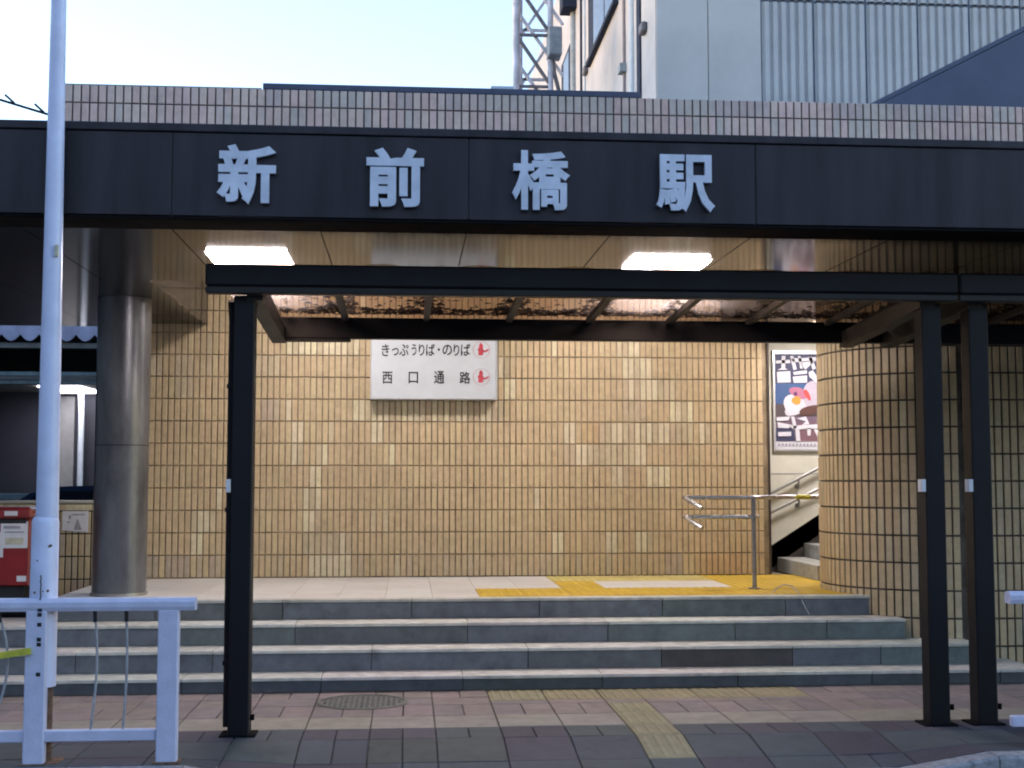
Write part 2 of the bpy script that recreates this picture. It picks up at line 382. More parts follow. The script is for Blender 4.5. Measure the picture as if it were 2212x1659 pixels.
def paver(x0, x1, y0, y1, col, tact=None):
    g = .0035; mb = MB(); x0 += g; x1 -= g; y0 += g; y1 -= g; dz = random.uniform(-.002, .002)
    e = .004; th = .016
    def Z(x, y): return gz(x, y) + dz
    mb.add([(x0,y0,Z(x0,y0)-th),(x1,y0,Z(x1,y0)-th),(x1,y1,Z(x1,y1)-th),(x0,y1,Z(x0,y1)-th),
            (x0,y0,Z(x0,y0)-e),(x1,y0,Z(x1,y0)-e),(x1,y1,Z(x1,y1)-e),(x0,y1,Z(x0,y1)-e),
            (x0+e,y0+e,Z(x0,y0)),(x1-e,y0+e,Z(x1,y0)),(x1-e,y1-e,Z(x1,y1)),(x0+e,y1-e,Z(x0,y1))],
           [(0,1,5,4),(1,2,6,5),(2,3,7,6),(3,0,4,7),(4,5,9,8),(5,6,10,9),(6,7,11,10),(7,4,8,11),(8,9,10,11)], col)
    if tact:
        n = max(2, int(round((x1-x0)/.075)))
        for i in range(n):
            c = x0 + (i+.5)*(x1-x0)/n
            a, b = y0+.02, y1-.02
            z0_, z1_ = Z(c, a), Z(c, b)
            mb.add([(c-.017,a,z0_),(c+.017,a,z0_),(c+.017,b,z1_),(c-.017,b,z1_),(c-.010,a+.01,z0_+.006),(c+.010,a+.01,z0_+.006),(c+.010,b-.01,z1_+.006),(c-.010,b-.01,z1_+.006)],
                   [(0,1,5,4),(1,2,6,5),(2,3,7,6),(3,0,4,7),(4,5,6,7)], tuple(v*1.12 for v in col))
    if tact:
        place(mb, 'tactile_paver', 'paver', pavement, None)
    else: place(mb, 'paver', 'paver', pavement)
W0 = 5.6
x = -4.6; k = 0
cols = []
XT0, XT1 = 1.45, 1.75          # guiding strip running towards the road
gx = XT0
while gx > -4.8: gx -= .42
while gx < 5.7:
    cols.append(gx); gx += .42
    if abs(gx-XT0) < 1e-6: cols.append(XT0); gx = XT1
for ri in range(len(rows)-1):
    y0, y1 = rows[ri], rows[ri+1]
    for ci in range(len(cols)-1):
        x0, x1 = cols[ci], cols[ci+1]; xm = (x0+x1)/2; ym = (y0+y1)/2
        strip = abs(x0-XT0) < .01
        if ri >= 4: pal = 'pink'
        elif ri == 3: pal = 'cream'
        elif ri == 2: pal = random.choice(['purple','purple','grey'])
        else: pal = random.choice(['grey','grey','green','purple']) if xm < 2.3 else random.choice(['grey','purple'])
        if ri == 5 and .44 < xm < 3.1:
            # the row under the step splits into a tactile strip and a plain strip
            paver(x0, x1, 9.48, 9.62, random.choice(PCOL['pink'])); paver(x0, x1, 9.62, 10.085, random.choice(TACT), True); continue
        if strip and 1 <= ri <= 4:
            paver(x0, x1, y0, y1, random.choice(TACT), True); continue
        if ri == 5:
            for a, b in ((9.48, 9.78), (9.78, 10.085)):
                if random.random() < .35: paver(x0, xm, a, b, random.choice(PCOL[pal])); paver(xm, x1, a, b, random.choice(PCOL[pal]))
                else: paver(x0, x1, a, b, random.choice(PCOL[pal]))
            continue
        halves = (ri in (2, 4) and not strip)
        if ri in (0, 1): halves = random.random() < .25 and not strip
        if halves:
            paver(x0, xm, y0, y1, random.choice(PCOL[pal])); paver(xm, x1, y0, y1, random.choice(PCOL[pal]))
        else: paver(x0, x1, y0, y1, random.choice(PCOL[pal]))
# outer plain pavement where only side views reach
for a, b in ((-14, cols[0]), (cols[-1], 14)):
    mb = MB()
    xx = a
    while xx < b-.05:
        for y0, y1 in zip(rows[:-1], rows[1:]):
            mb.box(xx+.004, min(b, xx+.42)-.004, y0+.004, y1-.004, -.0135, 0, random.choice(PCOL['grey' if y1 < 8.7 else 'pink']))
        xx += .42
    stuff(mb.build('pavers', 'paver', pavement))
# manhole cover
mh = MB(); n = 40
ring = lambda r, z: [(HX+r*math.cos(2*math.pi*i/n), HY+r*.93*math.sin(2*math.pi*i/n), z) for i in range(n)]
mh.add(ring(HR, .004)+ring(HR-.012, .010), [(i,(i+1)%n,n+(i+1)%n,n+i) for i in range(n)])
mh.add(ring(HR-.012, .010)+ring(HR-.03, .010), [(i,(i+1)%n,n+(i+1)%n,n+i) for i in range(n)])
mh.add(ring(HR-.03, .010)+ring(HR-.03, .005), [(i,(i+1)%n,n+(i+1)%n,n+i) for i in range(n)])
mh.add(ring(HR-.03, .005), [tuple(range(n))])
for i in range(-7, 8):
    for j in range(-7, 8):
        a, b = i*.038, j*.038
        if a*a+b*b < (HR-.05)**2: mh.box(HX+a-.011, HX+a+.011, HY+b*.93-.011, HY+b*.93+.011, .0052, .0092)
tag(mh.build('manhole_cover', 'manhole'), 'round grey iron manhole cover set in the pink pavers left of the tactile strip', 'manhole cover')
# kerbs
kb = empty('kerb', 'pale granite kerb stones along the road, dropped in front of the station steps', 'kerb')
kx = [-9.1, -8.2, -7.3, -6.4, -5.5, -4.6, -3.7, -2.8, -1.9, -1.25, -.8, -.2, .4, 1.0, 1.6, 2.2, 2.9, 3.45, 4.05, 4.65, 5.25, 5.85, 6.75, 7.65, 8.55]
for a, b in zip(kx[:-1], kx[1:]):
    mb = MB(); a2, b2 = a+.004, b-.004; z = lambda q: gz(q, YK); e = .012
    def sec(q): return [(q,YK-.001,-.3),(q,YK-.001,z(q)-.001),(q,YK-.135,z(q)-.001),(q,YK-.15,z(q)-.016),(q,YK-.152,-.3)]
    A = sec(a2); B = sec(b2); mb.add(A+B, [(0,1,6,5),(1,2,7,6),(2,3,8,7),(3,4,9,8),(0,4,3,2,1),(5,6,7,8,9)])
    place(mb, 'kerb_stone', 'kerb', kb)

# ================================================================== STEPS AND PLATFORM
steps = empty('entrance_steps', 'four wide grey stone steps with pale treads leading up to the station entrance', 'steps')
XL = -9.0; XR = [5.02, 4.65, 4.16, 3.98]
PXL = -2.97                                   # left end of the upper platform
core = MB()
for i in range(4):
    x0 = XL if i < 3 else PXL+.03
    core.box(x0, XR[i]-.03, SY[i]+.03, 13.4 if i >= 2 else SY[i+1]+.2, -.1 if i == 0 else SZ[i-1]-.02, SZ[i]-.03)
core.box(4.0, 5.0, 10.3, 10.68, -.1, SZ[0]-.031)
core.build('step_core', 'concrete', steps)
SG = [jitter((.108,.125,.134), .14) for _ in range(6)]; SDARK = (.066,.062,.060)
joints = [ [1286,2408,2950,3486], [850,2112,2646,3170,3523], [1180,1870,2432,2942,3309], [1129,1646,2159,2651,3145] ]
for i in range(4):
    ztop = SZ[i]; zb = 0 if i == 0 else SZ[i-1]; y = SY[i]
    xj = sorted(at(j/1.852, 1400, Y=y)[0] for j in joints[i])
    x0 = XL if i < 3 else PXL
    while xj[0] - 1.04 > x0: xj.insert(0, xj[0]-1.04)
    while xj[-1] + 1.04 < XR[i]-.2: xj.append(xj[-1]+1.04)
    if i == 1: xj = [v for v in xj if v > -1e9]
    bs = [x0]+xj+[XR[i]]
    # no slab longer than 1.15 m
    out = [bs[0]]
    for b in bs[1:]:
        k = max(1, round((b-out[-1])/1.1)); st = out[-1]
        for q in range(1, k+1): out.append(st+(b-st)*q/k)
    for a, b in zip(out[:-1], out[1:]):
        if b-a < .05: continue
        xm = proj(((a+b)/2, y, ztop))[0]
        col = SDARK if (i == 1 and 1430 < xm < 1712) else tuple(v*(.62 if i == 0 else 1) for v in random.choice(SG))  # bottom riser row darkened: its weaker lamp light is put into the colour
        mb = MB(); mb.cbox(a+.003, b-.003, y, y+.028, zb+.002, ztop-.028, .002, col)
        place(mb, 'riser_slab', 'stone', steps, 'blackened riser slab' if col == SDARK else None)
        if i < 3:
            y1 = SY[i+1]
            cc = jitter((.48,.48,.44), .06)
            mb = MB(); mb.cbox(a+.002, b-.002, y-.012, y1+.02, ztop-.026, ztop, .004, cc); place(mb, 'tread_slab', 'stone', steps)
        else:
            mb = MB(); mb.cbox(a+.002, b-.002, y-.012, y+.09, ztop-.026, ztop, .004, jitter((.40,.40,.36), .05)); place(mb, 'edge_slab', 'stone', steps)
# ends of the treads that run back to the curved wall, and the end faces of the steps
for i, (xa, xb, yb) in enumerate(((4.60, 5.02, 10.72), (4.13, 4.65, 11.0), (3.95, 4.16, 11.2))):
    mb = MB(); mb.cbox(xa, xb, SY[i+1]+.022, yb+.2, SZ[i]-.027, SZ[i]-.0005, .004, jitter((.40,.40,.37), .05)); place(mb, 'tread_slab', 'stone', steps)
for i in range(4):
    zb = 0 if i == 0 else SZ[i-1]; mb = MB()
    mb.cbox(XR[i]-.028, XR[i]+.001, SY[i]+.03, SY[i]+.62, zb+.002, SZ[i]-.028, .002, SG[i]); place(mb, 'end_slab', 'stone', steps)
# lower landing at the left, in front of the low wall
lf = struct(MB().box(XL, PXL-.002, SY[3]-.2, 13.4, SZ[2]-.04, SZ[2]-.012).build('lower_landing', 'grout'))
yy = SY[3]-.2+.3
FT = [jitter((.50,.485,.45), .05) for _ in range(6)]
mb_ = None
for i in range(15):
    for j in range(6):
        a = PXL-.4*(i+1); b = a+.4; c = SY[2]+.325+.4*j
        if c+.4 > 13.4: continue
        mb = MB(); mb.cbox(a+.002, b-.002, c+.002, c+.398, SZ[2]-.012, SZ[2], .001, random.choice(FT)); place(mb, 'floor_tile', 'floor', lf)
# platform floor with tactile tiles
pf = struct(MB().box(PXL, 9.0, SY[3]+.09, 14.6, SZ[3]-.04, SZ[3]-.010).build('entrance_floor', 'grout'))
YT = [SY[3]+.092, 11.16, 11.56, 11.96, 12.36, 12.76, 13.1, 13.44]
tx0 = .62
cx_ = [tx0 + .4*k for k in range(-9, 9)]
YEL = [jitter((.44,.285,.022), .06) for _ in range(4)]; YPALE = [jitter((.42,.35,.12), .05) for _ in range(3)]
def tactile(mb, x0, x1, y0, y1, col, dots=False):
    z = SZ[3]
    mb.cbox(x0+.002, x1-.002, y0+.002, y1-.002, z-.010, z+.001, .001, col)
    if dots:
        for i in range(5):
            for j in range(5):
                cx = x0+(i+.5)*(x1-x0)/5; cy = y0+(j+.5)*(y1-y0)/5
                mb.add([(cx-.014,cy-.014,z+.001),(cx+.014,cy-.014,z+.001),(cx+.014,cy+.014,z+.001),(cx-.014,cy+.014,z+.001),(cx-.008,cy-.008,z+.006),(cx+.008,cy-.008,z+.006),(cx+.008,cy+.008,z+.006),(cx-.008,cy+.008,z+.006)],
                       [(0,1,5,4),(1,2,6,5),(2,3,7,6),(3,0,4,7),(4,5,6,7)], tuple(v*1.1 for v in col))
    else:
        for i in range(5):
            cx = x0+(i+.5)*(x1-x0)/5; a, b = y0+.02, y1-.02
            mb.add([(cx-.016,a,z+.001),(cx+.016,a,z+.001),(cx+.016,b,z+.001),(cx-.016,b,z+.001),(cx-.01,a+.01,z+.006),(cx+.01,a+.01,z+.006),(cx+.01,b-.01,z+.006),(cx-.01,b-.01,z+.006)],
                   [(0,1,5,4),(1,2,6,5),(2,3,7,6),(3,0,4,7),(4,5,6,7)], tuple(min(1, v*1.15) for v in col))
for j in range(len(YT)-1):
    y0, y1 = YT[j], YT[j+1]
    for i, x0 in enumerate(cx_):
        x1 = x0+.4; xm = x0+.2
        if x1 < PXL or x0 > 4.1: continue
        x0c = max(x0, PXL+.003)
        kind = None
        if 1 <= j <= 2 and x0 > .6: kind = 'Y'                        # strip along the edge
        if j in (3, 4, 5) and 1.4 < xm < 2.0: kind = 'D'              # branch to the back wall
        if j in (3, 4, 5, 6) and xm > 3.0: kind = 'Y'                 # in front of the stairs
        if j in (5, 6) and 1.4 < xm < 3.1: kind = 'P'
        mb = MB()
        if kind:
            col = random.choice(YPALE if kind == 'P' else YEL)
            tactile(mb, x0c, x1, y0, y1, col, kind == 'D' or (xm > 3.0))
            place(mb, 'tactile_tile', 'yellow', pf)
        else:
            mb.cbox(x0c+.0015, x1-.0015, y0+.0015, y1-.0015, SZ[3]-.010, SZ[3], .001, random.choice(FT)); place(mb, 'floor_tile', 'floor', pf)

# ================================================================== BACK WALL
ZS = 3.19
TP, TR = .0622, .2262
bw = empty('tiled_back_wall', 'long back wall of the entrance covered in upright beige ceramic tiles with paler patches', 'wall')
MB().box(-2.75, 3.78, YW, YW+.22, .55, 4.25).build('wall_core', 'grout', bw)
tf = TileField(bw)
Z0 = SZ[3]+.004
# patches of other tile colours: (x0, x1, y of a point in the row, palette)
PATCH = [(1225,1246,938,CREAMT),(1262,1300,938,ORANGE),(1300,1395,938,CREAMT),(1396,1450,938,CREAMT),(1450,1500,938,OLIVE),(1508,1538,938,CREAMT),
 (1225,1262,985,CREAMT),(1262,1312,985,CREAMT),(1312,1398,985,OLIVE),(1375,1392,985,CREAMT),(1320,1362,1032,CREAMT),(1395,1446,1032,CREAMT),
 (1345,1426,843,CREAMT),(1426,1452,843,OLIVE),(1343,1388,890,OLIVE),(1452,1495,890,CREAMT),(1345,1400,797,CREAMT),(1340,1376,750,CREAMT),(1330,1350,750,OLIVE),
 (1190,1216,1175,CREAMT),(1315,1336,1175,CREAMT),(1375,1410,1175,CREAMT),(1190,1216,1222,CREAMT),(1245,1262,1222,GREYB),(1310,1336,1222,GREYB),(1410,1500,1222,GREYB),(1500,1600,1222,ORANGE),
 (632,652,985,CREAMT),(806,820,938,CREAMT),(636,650,938,CREAMT),(565,600,890,GREYB),(618,632,890,CREAMT),(680,700,985,CREAMT),(676,696,1032,CREAMT),(660,698,1080,CREAMT),(660,698,1128,CREAMT),
 (412,446,1128,CREAMT),(412,430,1175,CREAMT),(660,720,1175,OLIVE),(712,752,1175,CREAMT),(668,684,1222,CREAMT),(700,752,1222,CREAMT),
 (627,770,750,CREAMT),(560,600,797,OLIVE),(795,1080,890,CREAMT),(770,800,890,CREAMT),(1085,1110,843,CREAMT),(1060,1095,797,CREAMT),(330,350,797,OLIVE),(385,410,797,OLIVE),(380,420,843,OLIVE),(320,480,1222,GREYB),(855,880,1032,BEIGE),(1700,1701,1,BEIGE)]
nr = int((4.2-Z0)/TR)
for r in range(nr):
    zc = Z0 + (r+.5)*TR
    nx = int((3.775+2.74)/TP)
    for c in range(nx):
        xc = -2.74 + (c+.5)*TP
        px, py, _ = proj((xc, YW, zc)); pal = None
        for a, b, y, q in PATCH:
            if a-2 <= px <= b+2 and abs(py-y) < 23:
                pal = q
                if q is CREAMT and random.random() < .3: pal = OLIVE
                if q is GREYB and random.random() < .4: pal = BEIGE
        if pal is None:
            u = random.random(); pal = BEIGE if u > .02 else OLIVE if u > .005 else CREAMT
            if r == 0 and u < .25: pal = OLIVE
        tf.add((xc, YW, zc), (1,0,0), TP-.0135, TR-.013, random.choice(pal))
tf.finish(lambda x, y, p: y > 745 and x > 560 and not (795 < x < 1080 and y < 865) and y < 1245)
# right end return of the wall
mb = MB(); mb.cbox(3.778, 3.80, YW-.016, YW+.21, .6, 4.25, .003, (.05,.04,.035)); mb.build('corner_trim', 'tile', bw)
# ================================================================== LOW WALL left of the column
lw = empty('low_tiled_wall', 'low beige tiled wall beside the post box with a pale coping and a taped notice', 'wall')
zt = at(150, 1088, Y=YW)[2]
MB().box(-8, -2.77, YW, YW+.2, .3, zt).build('wall_core', 'grout_dark', lw)
tf = TileField(lw); z = zt-.004
hs = [.075] + [TR]*5; zz = zt
for h in hs:
    x = -2.79
    while x > -7.9:
        tf.add((x-TP/2, YW, zz-h/2), (1,0,0), TP-(.0135 if h > .1 else .003), h-.013, random.choice(CREAMT+OLIVE if h < .1 else BEIGE+OLIVE+GREYB)); x -= TP
    zz -= h
    if zz < .45: break
tf.finish(lambda x, y, p: x > 60 and x < 205)
MB().cbox(-8, -2.765, YW-.02, YW+.22, zt+.001, zt+.03, .004, (.4,.38,.31)).build('coping', 'floor', lw)
# notice taped on the low wall
nt = empty('paper_notice', 'small white paper notice with faint grey print taped on the low tiled wall', 'notice')
a = at(135, 1104, Y=YW-.02); b = at(190, 1150, Y=YW-.02)
pn = MB(); pn.add([(a[0],YW-.0145,a[2]),(b[0],YW-.0145,a[2]),(b[0],YW-.0145,b[2]),(a[0],YW-.0145,b[2]+.02),
                  (a[0],YW-.0165,a[2]),(b[0],YW-.0165,a[2]),(b[0],YW-.0165,b[2]),(a[0],YW-.0165,b[2]+.02)], [(0,1,2,3),(7,6,5,4),(0,4,5,1),(1,5,6,2),(2,6,7,3),(3,7,4,0)]); pn.build('paper', 'paper', nt)
w = b[0]-a[0]; h = a[2]-b[2]
pr = MB()
def q2(mb, x0, x1, z0, z1, y, sk=0): mb.add([(x0,y,z0),(x1,y,z0),(x1+sk,y,z1),(x0+sk,y,z1)], [(0,1,2,3)])
q2(pr, a[0]+w*.25, a[0]+w*.33, b[2]+h*.62, b[2]+h*.80, YW-.0185); q2(pr, a[0]+w*.18, a[0]+w*.30, b[2]+h*.45, b[2]+h*.52, YW-.0185)
pr.add([(a[0]+w*.45,YW-.0185,b[2]+h*.12),(a[0]+w*.75,YW-.0185,b[2]+h*.12),(a[0]+w*.62,YW-.0185,b[2]+h*.60),(a[0]+w*.55,YW-.0185,b[2]+h*.60)], [(0,1,2,3)])
q2(pr, a[0]+w*.35, a[0]+w*.85, b[2]+h*.80, b[2]+h*.86, YW-.0185)
pr.build('printing', 'grey_print', nt)

# ================================================================== CURVED CORNER WALL (right)
cw = empty('curved_corner_wall', 'rounded wall of upright tiles at the right of the steps, bright near the stairs and dark further right', 'wall')
RC = .90; CX, CY = 4.681, 10.70+RC
path = []
nseg = 20
pts = [(CX, CY+RC)]
for i in range(0, 41):
    t = -math.pi/2 + math.pi*i/40; pts.append((CX-RC*math.cos(t), CY-RC*math.sin(t)))
pts.append((9.5, 10.70)); pts.append((9.5, 12.5))
MB().prism(pts, 'z', -.1, ZS+.0).build('wall_core', 'grout_corner', cw)
tf = TileField(cw); PW = .0690
row_z = at(2140, (1500+635/2.011)/1.852, Y=10.70)[2]; rp_ = .2305
z0r = row_z
while z0r > 0.02: z0r -= rp_
while z0r < ZS-.02:
    zc = z0r+rp_/2; hh = rp_-.016
    lo = max(z0r+.008, -.02); hi = min(z0r+rp_-.008, ZS-.002)
    if hi-lo > .04:
        zc = (lo+hi)/2; hh = hi-lo
        rowpal = random.random()
        s = -RC*math.pi/2*.9
        while s < RC*math.pi/2:
            t = s/RC; x = CX-RC*math.cos(t); y = CY-RC*math.sin(t)
            tf.add((x, y, zc), (math.sin(t), -math.cos(t), 0), PW-.015, hh, random.choice(BEIGE+BEIGE+OLIVE+(CREAMT if random.random() < .12 else [])), .013); s += PW
        x = CX+PW*.6
        while x < 9.4:
            tf.add((x, 10.70, zc), (1,0,0), PW-.016, hh, random.choice(BEIGE+BEIGE+OLIVE+(CREAMT if random.random() < .12 else [])), .013); x += PW
    z0r += rp_
tf.finish(lambda x, y, p: x > 1780 and y > 745 and not 1985 < x < 2055 and not 2085 < x < 2150 and p.y < CY)

# ================================================================== STAIR PASSAGE
YC = 14.02
pw = empty('stair_passage_wall', 'cream wall of the stair passage with a black sloping dado behind the handrails', 'wall')
MB().box(3.3, 9.4, YC, YC+.15, .55, 4.4).build('wall_panel', 'cream', pw)
a = at(1666+0, 1228, Y=YC); b = at(1768, (1850+880/3.017)/1.852, Y=YC); sl = (b[2]-a[2])/(b[0]-a[0])
mb = MB(); mb.prism([(3.5,.6),(9.3,.6),(9.3,b[2]+sl*(9.3-b[0])),(3.5,a[2]-sl*(a[0]-3.5))], 'y', YC-.012, YC-.001); mb.build('dado', 'dark_wall', pw)
q = at(1700, (1850+135/3.017)/1.852, Y=YC)[2]; MB().box(3.3, 9.3, YC-.004, YC-.0005, q-.004, q+.004).build('panel_joint', 'grey_print', pw)
stc = empty('passage_stairs', 'pale stone stairs rising to the right behind the curved tiled wall', 'stairs')
xs0 = at(1706, 1240, Z=SZ[3])[0]
for i in range(11):
    mb = MB(); mb.cbox(xs0+.30*i, xs0+.30*(i+1)+.03, 12.62, YC-.013, SZ[3]+(.0 if i == 0 else .15*i-.02), SZ[3]+.15*(i+1), .004, jitter((.34,.345,.31), .06))
    place(mb, 'stair_step', 'stone', stc)
# wall handrails on the cream wall
hr = empty('wall_handrail', 'grey double handrail on brackets rising along the cream stair wall', 'handrail')
def zoom8(x, y): return ((3000+x/3.017)/1.852, (1850+y/3.017)/1.852)
yr = YC-.07
for (p0, p1) in (((150, 425), (800, 80)), ((150, 650), (800, 330))):
    a = at(*zoom8(*p0), Y=yr); b = at(*zoom8(*p1), Y=yr); d = Vector(b)-Vector(a)
    MB().tube([a, Vector(a)+d*.5, Vector(b)+d*2.5], .019, 10).build('rail', 'satin', hr)
for (px, py, pz) in ((590, 200, 290), (592, 420, 520)):
    a = at(*zoom8(px, py), Y=yr); b = at(*zoom8(px, pz), Y=yr)
    MB().tube([a, (a[0], yr+.005, b[2]), (b[0], YC-.004, b[2])], .013, 8).build('bracket', 'satin', hr)
    MB().tube([(b[0], YC-.012, b[2]), (b[0], YC-.001, b[2])], .03, 12).build('bracket_plate', 'satin', hr)
# poster
po = empty('framed_poster', 'tall framed poster with white lettering over a blue and red picture in the passage', 'poster')
a = at(1668, 757, Y=YC-.03); b = at(1668, 975, Y=YC-.03); X0, Z1, Z0_ = a[0], a[2], b[2]
X1 = X0+.74; yb = YC-.001
MB().box(X0, X1, yb-.02, yb, Z0_, Z1).build('backing_board', 'sign_white', po)
fr = MB(); t = .028
fr.cbox(X0, X0+t, yb-.035, yb-.021, Z0_, Z1, .004); fr.cbox(X1-t, X1, yb-.035, yb-.021, Z0_, Z1, .004)
fr.cbox(X0+t+.001, X1-t-.001, yb-.035, yb-.021, Z1-t*1.4, Z1, .004); fr.cbox(X0+t+.001, X1-t-.001, yb-.035, yb-.021, Z0_, Z0_+t, .004); fr.build('frame', 'sign_frame', po)
# printed sheet: coordinates u,v taken over the print area (u 0..1 = its visible 95 px, goes on to the right)
ua, ub = X0+t, X0+t+.47; va, vb = Z0_+t, Z1-t*1.4
def U(u): return ua+(ub-ua)*u
def V(v): return vb+(va-vb)*v
def flat(poly, y, col, mb): mb.add([(U(u), y, V(v)) for u, v in poly], [tuple(range(len(poly)))], col)
umax = (X1-t-ua)/(ub-ua)
pp = MB(); y1_ = yb-.0205
blue = (.045,.10,.23); navy = (.05,.055,.11); wht = (.62,.62,.66)
for i in range(10):
    v0 = i*.09*.33*3; 
flat([(0,0),(umax,0),(umax,1),(0,1)], y1_, wht, pp)
y2_ = y1_-.002
flat([(0,0),(umax,0),(umax,.31),(0,.31)], y2_, navy, pp); flat([(0,.31),(umax,.31),(umax,.53),(0,.53)], y2_, blue, pp)
flat([(0,.53),(umax,.53),(umax,.66),(0,.66)], y2_, (.09,.07,.075), pp)
flat([(0,.66),(umax,.66),(umax,.92),(0,.92)], y2_, (.16,.11,.15), pp)
flat([(0,.78),(.42,.78),(.46,.92),(0,.92)], y2_-.002, navy, pp)
flat([(.55,.74),(umax,.70),(umax,.92),(.58,.92)], y2_-.002, (.20,.11,.13), pp)
y3 = y2_-.004
# food picture: white form, red and orange pieces
def blob(cx, cy, rx, ry, col, y, n=18, rot=0., k=.06):
    pts = []
    for i in range(n):
        a = 2*math.pi*i/n; r = 1+k*math.sin(3*a+cx*9); u = rx*r*math.cos(a); v = ry*r*math.sin(a)
        pts.append((cx+u*math.cos(rot)-v*math.sin(rot)*.45, cy+u*math.sin(rot)*.45+v*math.cos(rot)))
    flat(pts, y, col, pp)
blob(.62, .51, .44, .125, (.55,.53,.58), y3, rot=-.5); blob(.92, .42, .28, .15, (.42,.38,.44), y3-.0012, rot=-.3)
blob(.40, .53, .20, .11, (.60,.58,.62), y3-.0024); blob(.55, .41, .22, .06, (.40,.15,.22), y3-.0036, rot=.3)
blob(.76, .43, .13, .055, (.50,.08,.07), y3-.0048, rot=.9); blob(.50, .49, .11, .045, (.66,.28,.05), y3-.006); blob(.48,.42,.045,.022,(.12,.04,.12),y3-.006)
blob(.88, .59, .34, .05, (.10,.05,.04), y3-.0048, rot=-.2)
y4 = y3-.008
# white brush lettering (upper two lines, lower two lines)
for pol in ([(.02,.07),(.36,.06),(.36,.095),(.02,.10)], [(.16,.02),(.25,.02),(.24,.15),(.30,.165),(.05,.17),(.15,.15)], [(.40,.05),(.98,.03),(.98,.07),(.42,.085)],
            [(.36,.02),(.44,.02),(.52,.16),(.44,.17)], [(.55,.02),(.62,.02),(.66,.13),(.72,.16),(.6,.15)], [(.62,.09),(.95,.07),(.72,.165),(.66,.15)], [(.80,.03),(.88,.03),(.98,.15),(.9,.165)],
            [(.04,.19),(.36,.18),(.37,.30),(.05,.305)], [(.43,.19),(.76,.17),(.76,.205),(.45,.22)], [(.42,.24),(.76,.225),(.76,.30),(.44,.305)], [(.80,.19),(.9,.17),(1.05,.27),(.98,.30),(.82,.24)],
            [(.02,.67),(.34,.66),(.30,.70),(.02,.71)], [(.04,.72),(.40,.75),(.30,.785),(.05,.78)], [(.36,.66),(.44,.66),(.50,.78),(.42,.79)], [(.5,.68),(.72,.66),(.80,.74),(.62,.75),(.72,.71)], [(.30,.76),(1.0,.74),(1.05,.785),(.44,.80)],
            [(.05,.825),(.36,.82),(.36,.865),(.05,.87)], [(.46,.80),(.56,.80),(.58,.92),(.48,.92)], [(.74,.78),(.84,.78),(.82,.86),(.75,.86)], [(.9,.79),(1.05,.80),(1.1,.86),(.98,.87)],
            [(1.1,.03),(1.42,.03),(1.42,.07),(1.1,.07)], [(1.2,.03),(1.28,.03),(1.28,.17),(1.2,.17)], [(1.1,.19),(1.42,.19),(1.42,.29),(1.12,.29)], [(1.12,.68),(1.4,.68),(1.38,.88),(1.3,.88)]):
    flat(pol, y4, wht, pp)
for i in range(12): flat([(.05+i*.085,.945),(.09+i*.085,.945),(.085+i*.085,.965),(.055+i*.085,.968)], y4, (.25,.24,.27), pp)
pp.build('printed_sheet', 'print', po)
# ================================================================== FREE-STANDING HANDRAIL
gr = empty('steel_handrail', 'polished steel two-tube handrail standing on the yellow tactile tiles', 'handrail')
YR = at(1630, 1272, Z=SZ[3])[1]
bx = at(1630, 1272, Z=SZ[3])[0]
zt1 = at(1630, 1075, Y=YR)[2]; zt2 = at(1630, 1117, Y=YR)[2]; xl = at(1478, 1076, Y=YR)[0]
MB().tube([(bx, YR, SZ[3]), (bx, YR, zt1)], .022, 14).build('post', 'satin', gr)
MB().tube([(bx, YR, SZ[3]+.001), (bx, YR, SZ[3]+.012)], .055, 18).build('base_plate', 'satin', gr)
pr_ = at(1768, 1067, Y=12.4)
for z, nm in ((zt1, 'upper'), (zt2, 'lower')):
    L = [(xl+.10, YR-.28, z-.09), (xl+.055, YR-.20, z-.055), (xl+.01, YR-.08, z-.012), (xl, YR-.02, z), (xl+.03, YR, z)]
    if nm == 'upper': L += [(bx-.02, YR, z), (bx+.02, YR+.01, z), (bx+.20, YR+.25, z+.0), (3.62, YR+.42, z), (3.95, YR+.46, z)]
    else: L += [(bx-.01, YR-.0, z), (bx+.03, YR+.02, z), (bx+.06, YR+.08, z), (bx+.065, YR+.3, z+.005)]
    MB().tube(L, .021, 14).build('rail', 'chrome', gr)
ta = at(*zoom8(560, 410), Y=YR+.42)[0]; tb = at(*zoom8(725, 410), Y=YR+.42)[0]
MB().tube([(ta, YR+.415, zt1), (tb, YR+.425, zt1)], .0235, 14).build('tape_band', 'yellow_tape', gr)

wr = MB(); L = [at(1668, 1284, Y=11.2), at(1676, 1272, Y=11.2), at(1693, 1262, Y=11.2), at(1712, 1266, Y=11.15), at(1728, 1285, Y=11.05), at(1736, 1305, Y=10.98), at(1750, 1331, Y=10.95)]
L = [(p[0], p[1], max(p[2], SZ[3]+.006) if i < 5 else p[2]) for i, p in enumerate(L)]
tag(wr.tube(L, .0045, 6).build('thin_cable', 'rod'), 'thin grey cable looping over the edge of the top step near the handrail', 'cable')
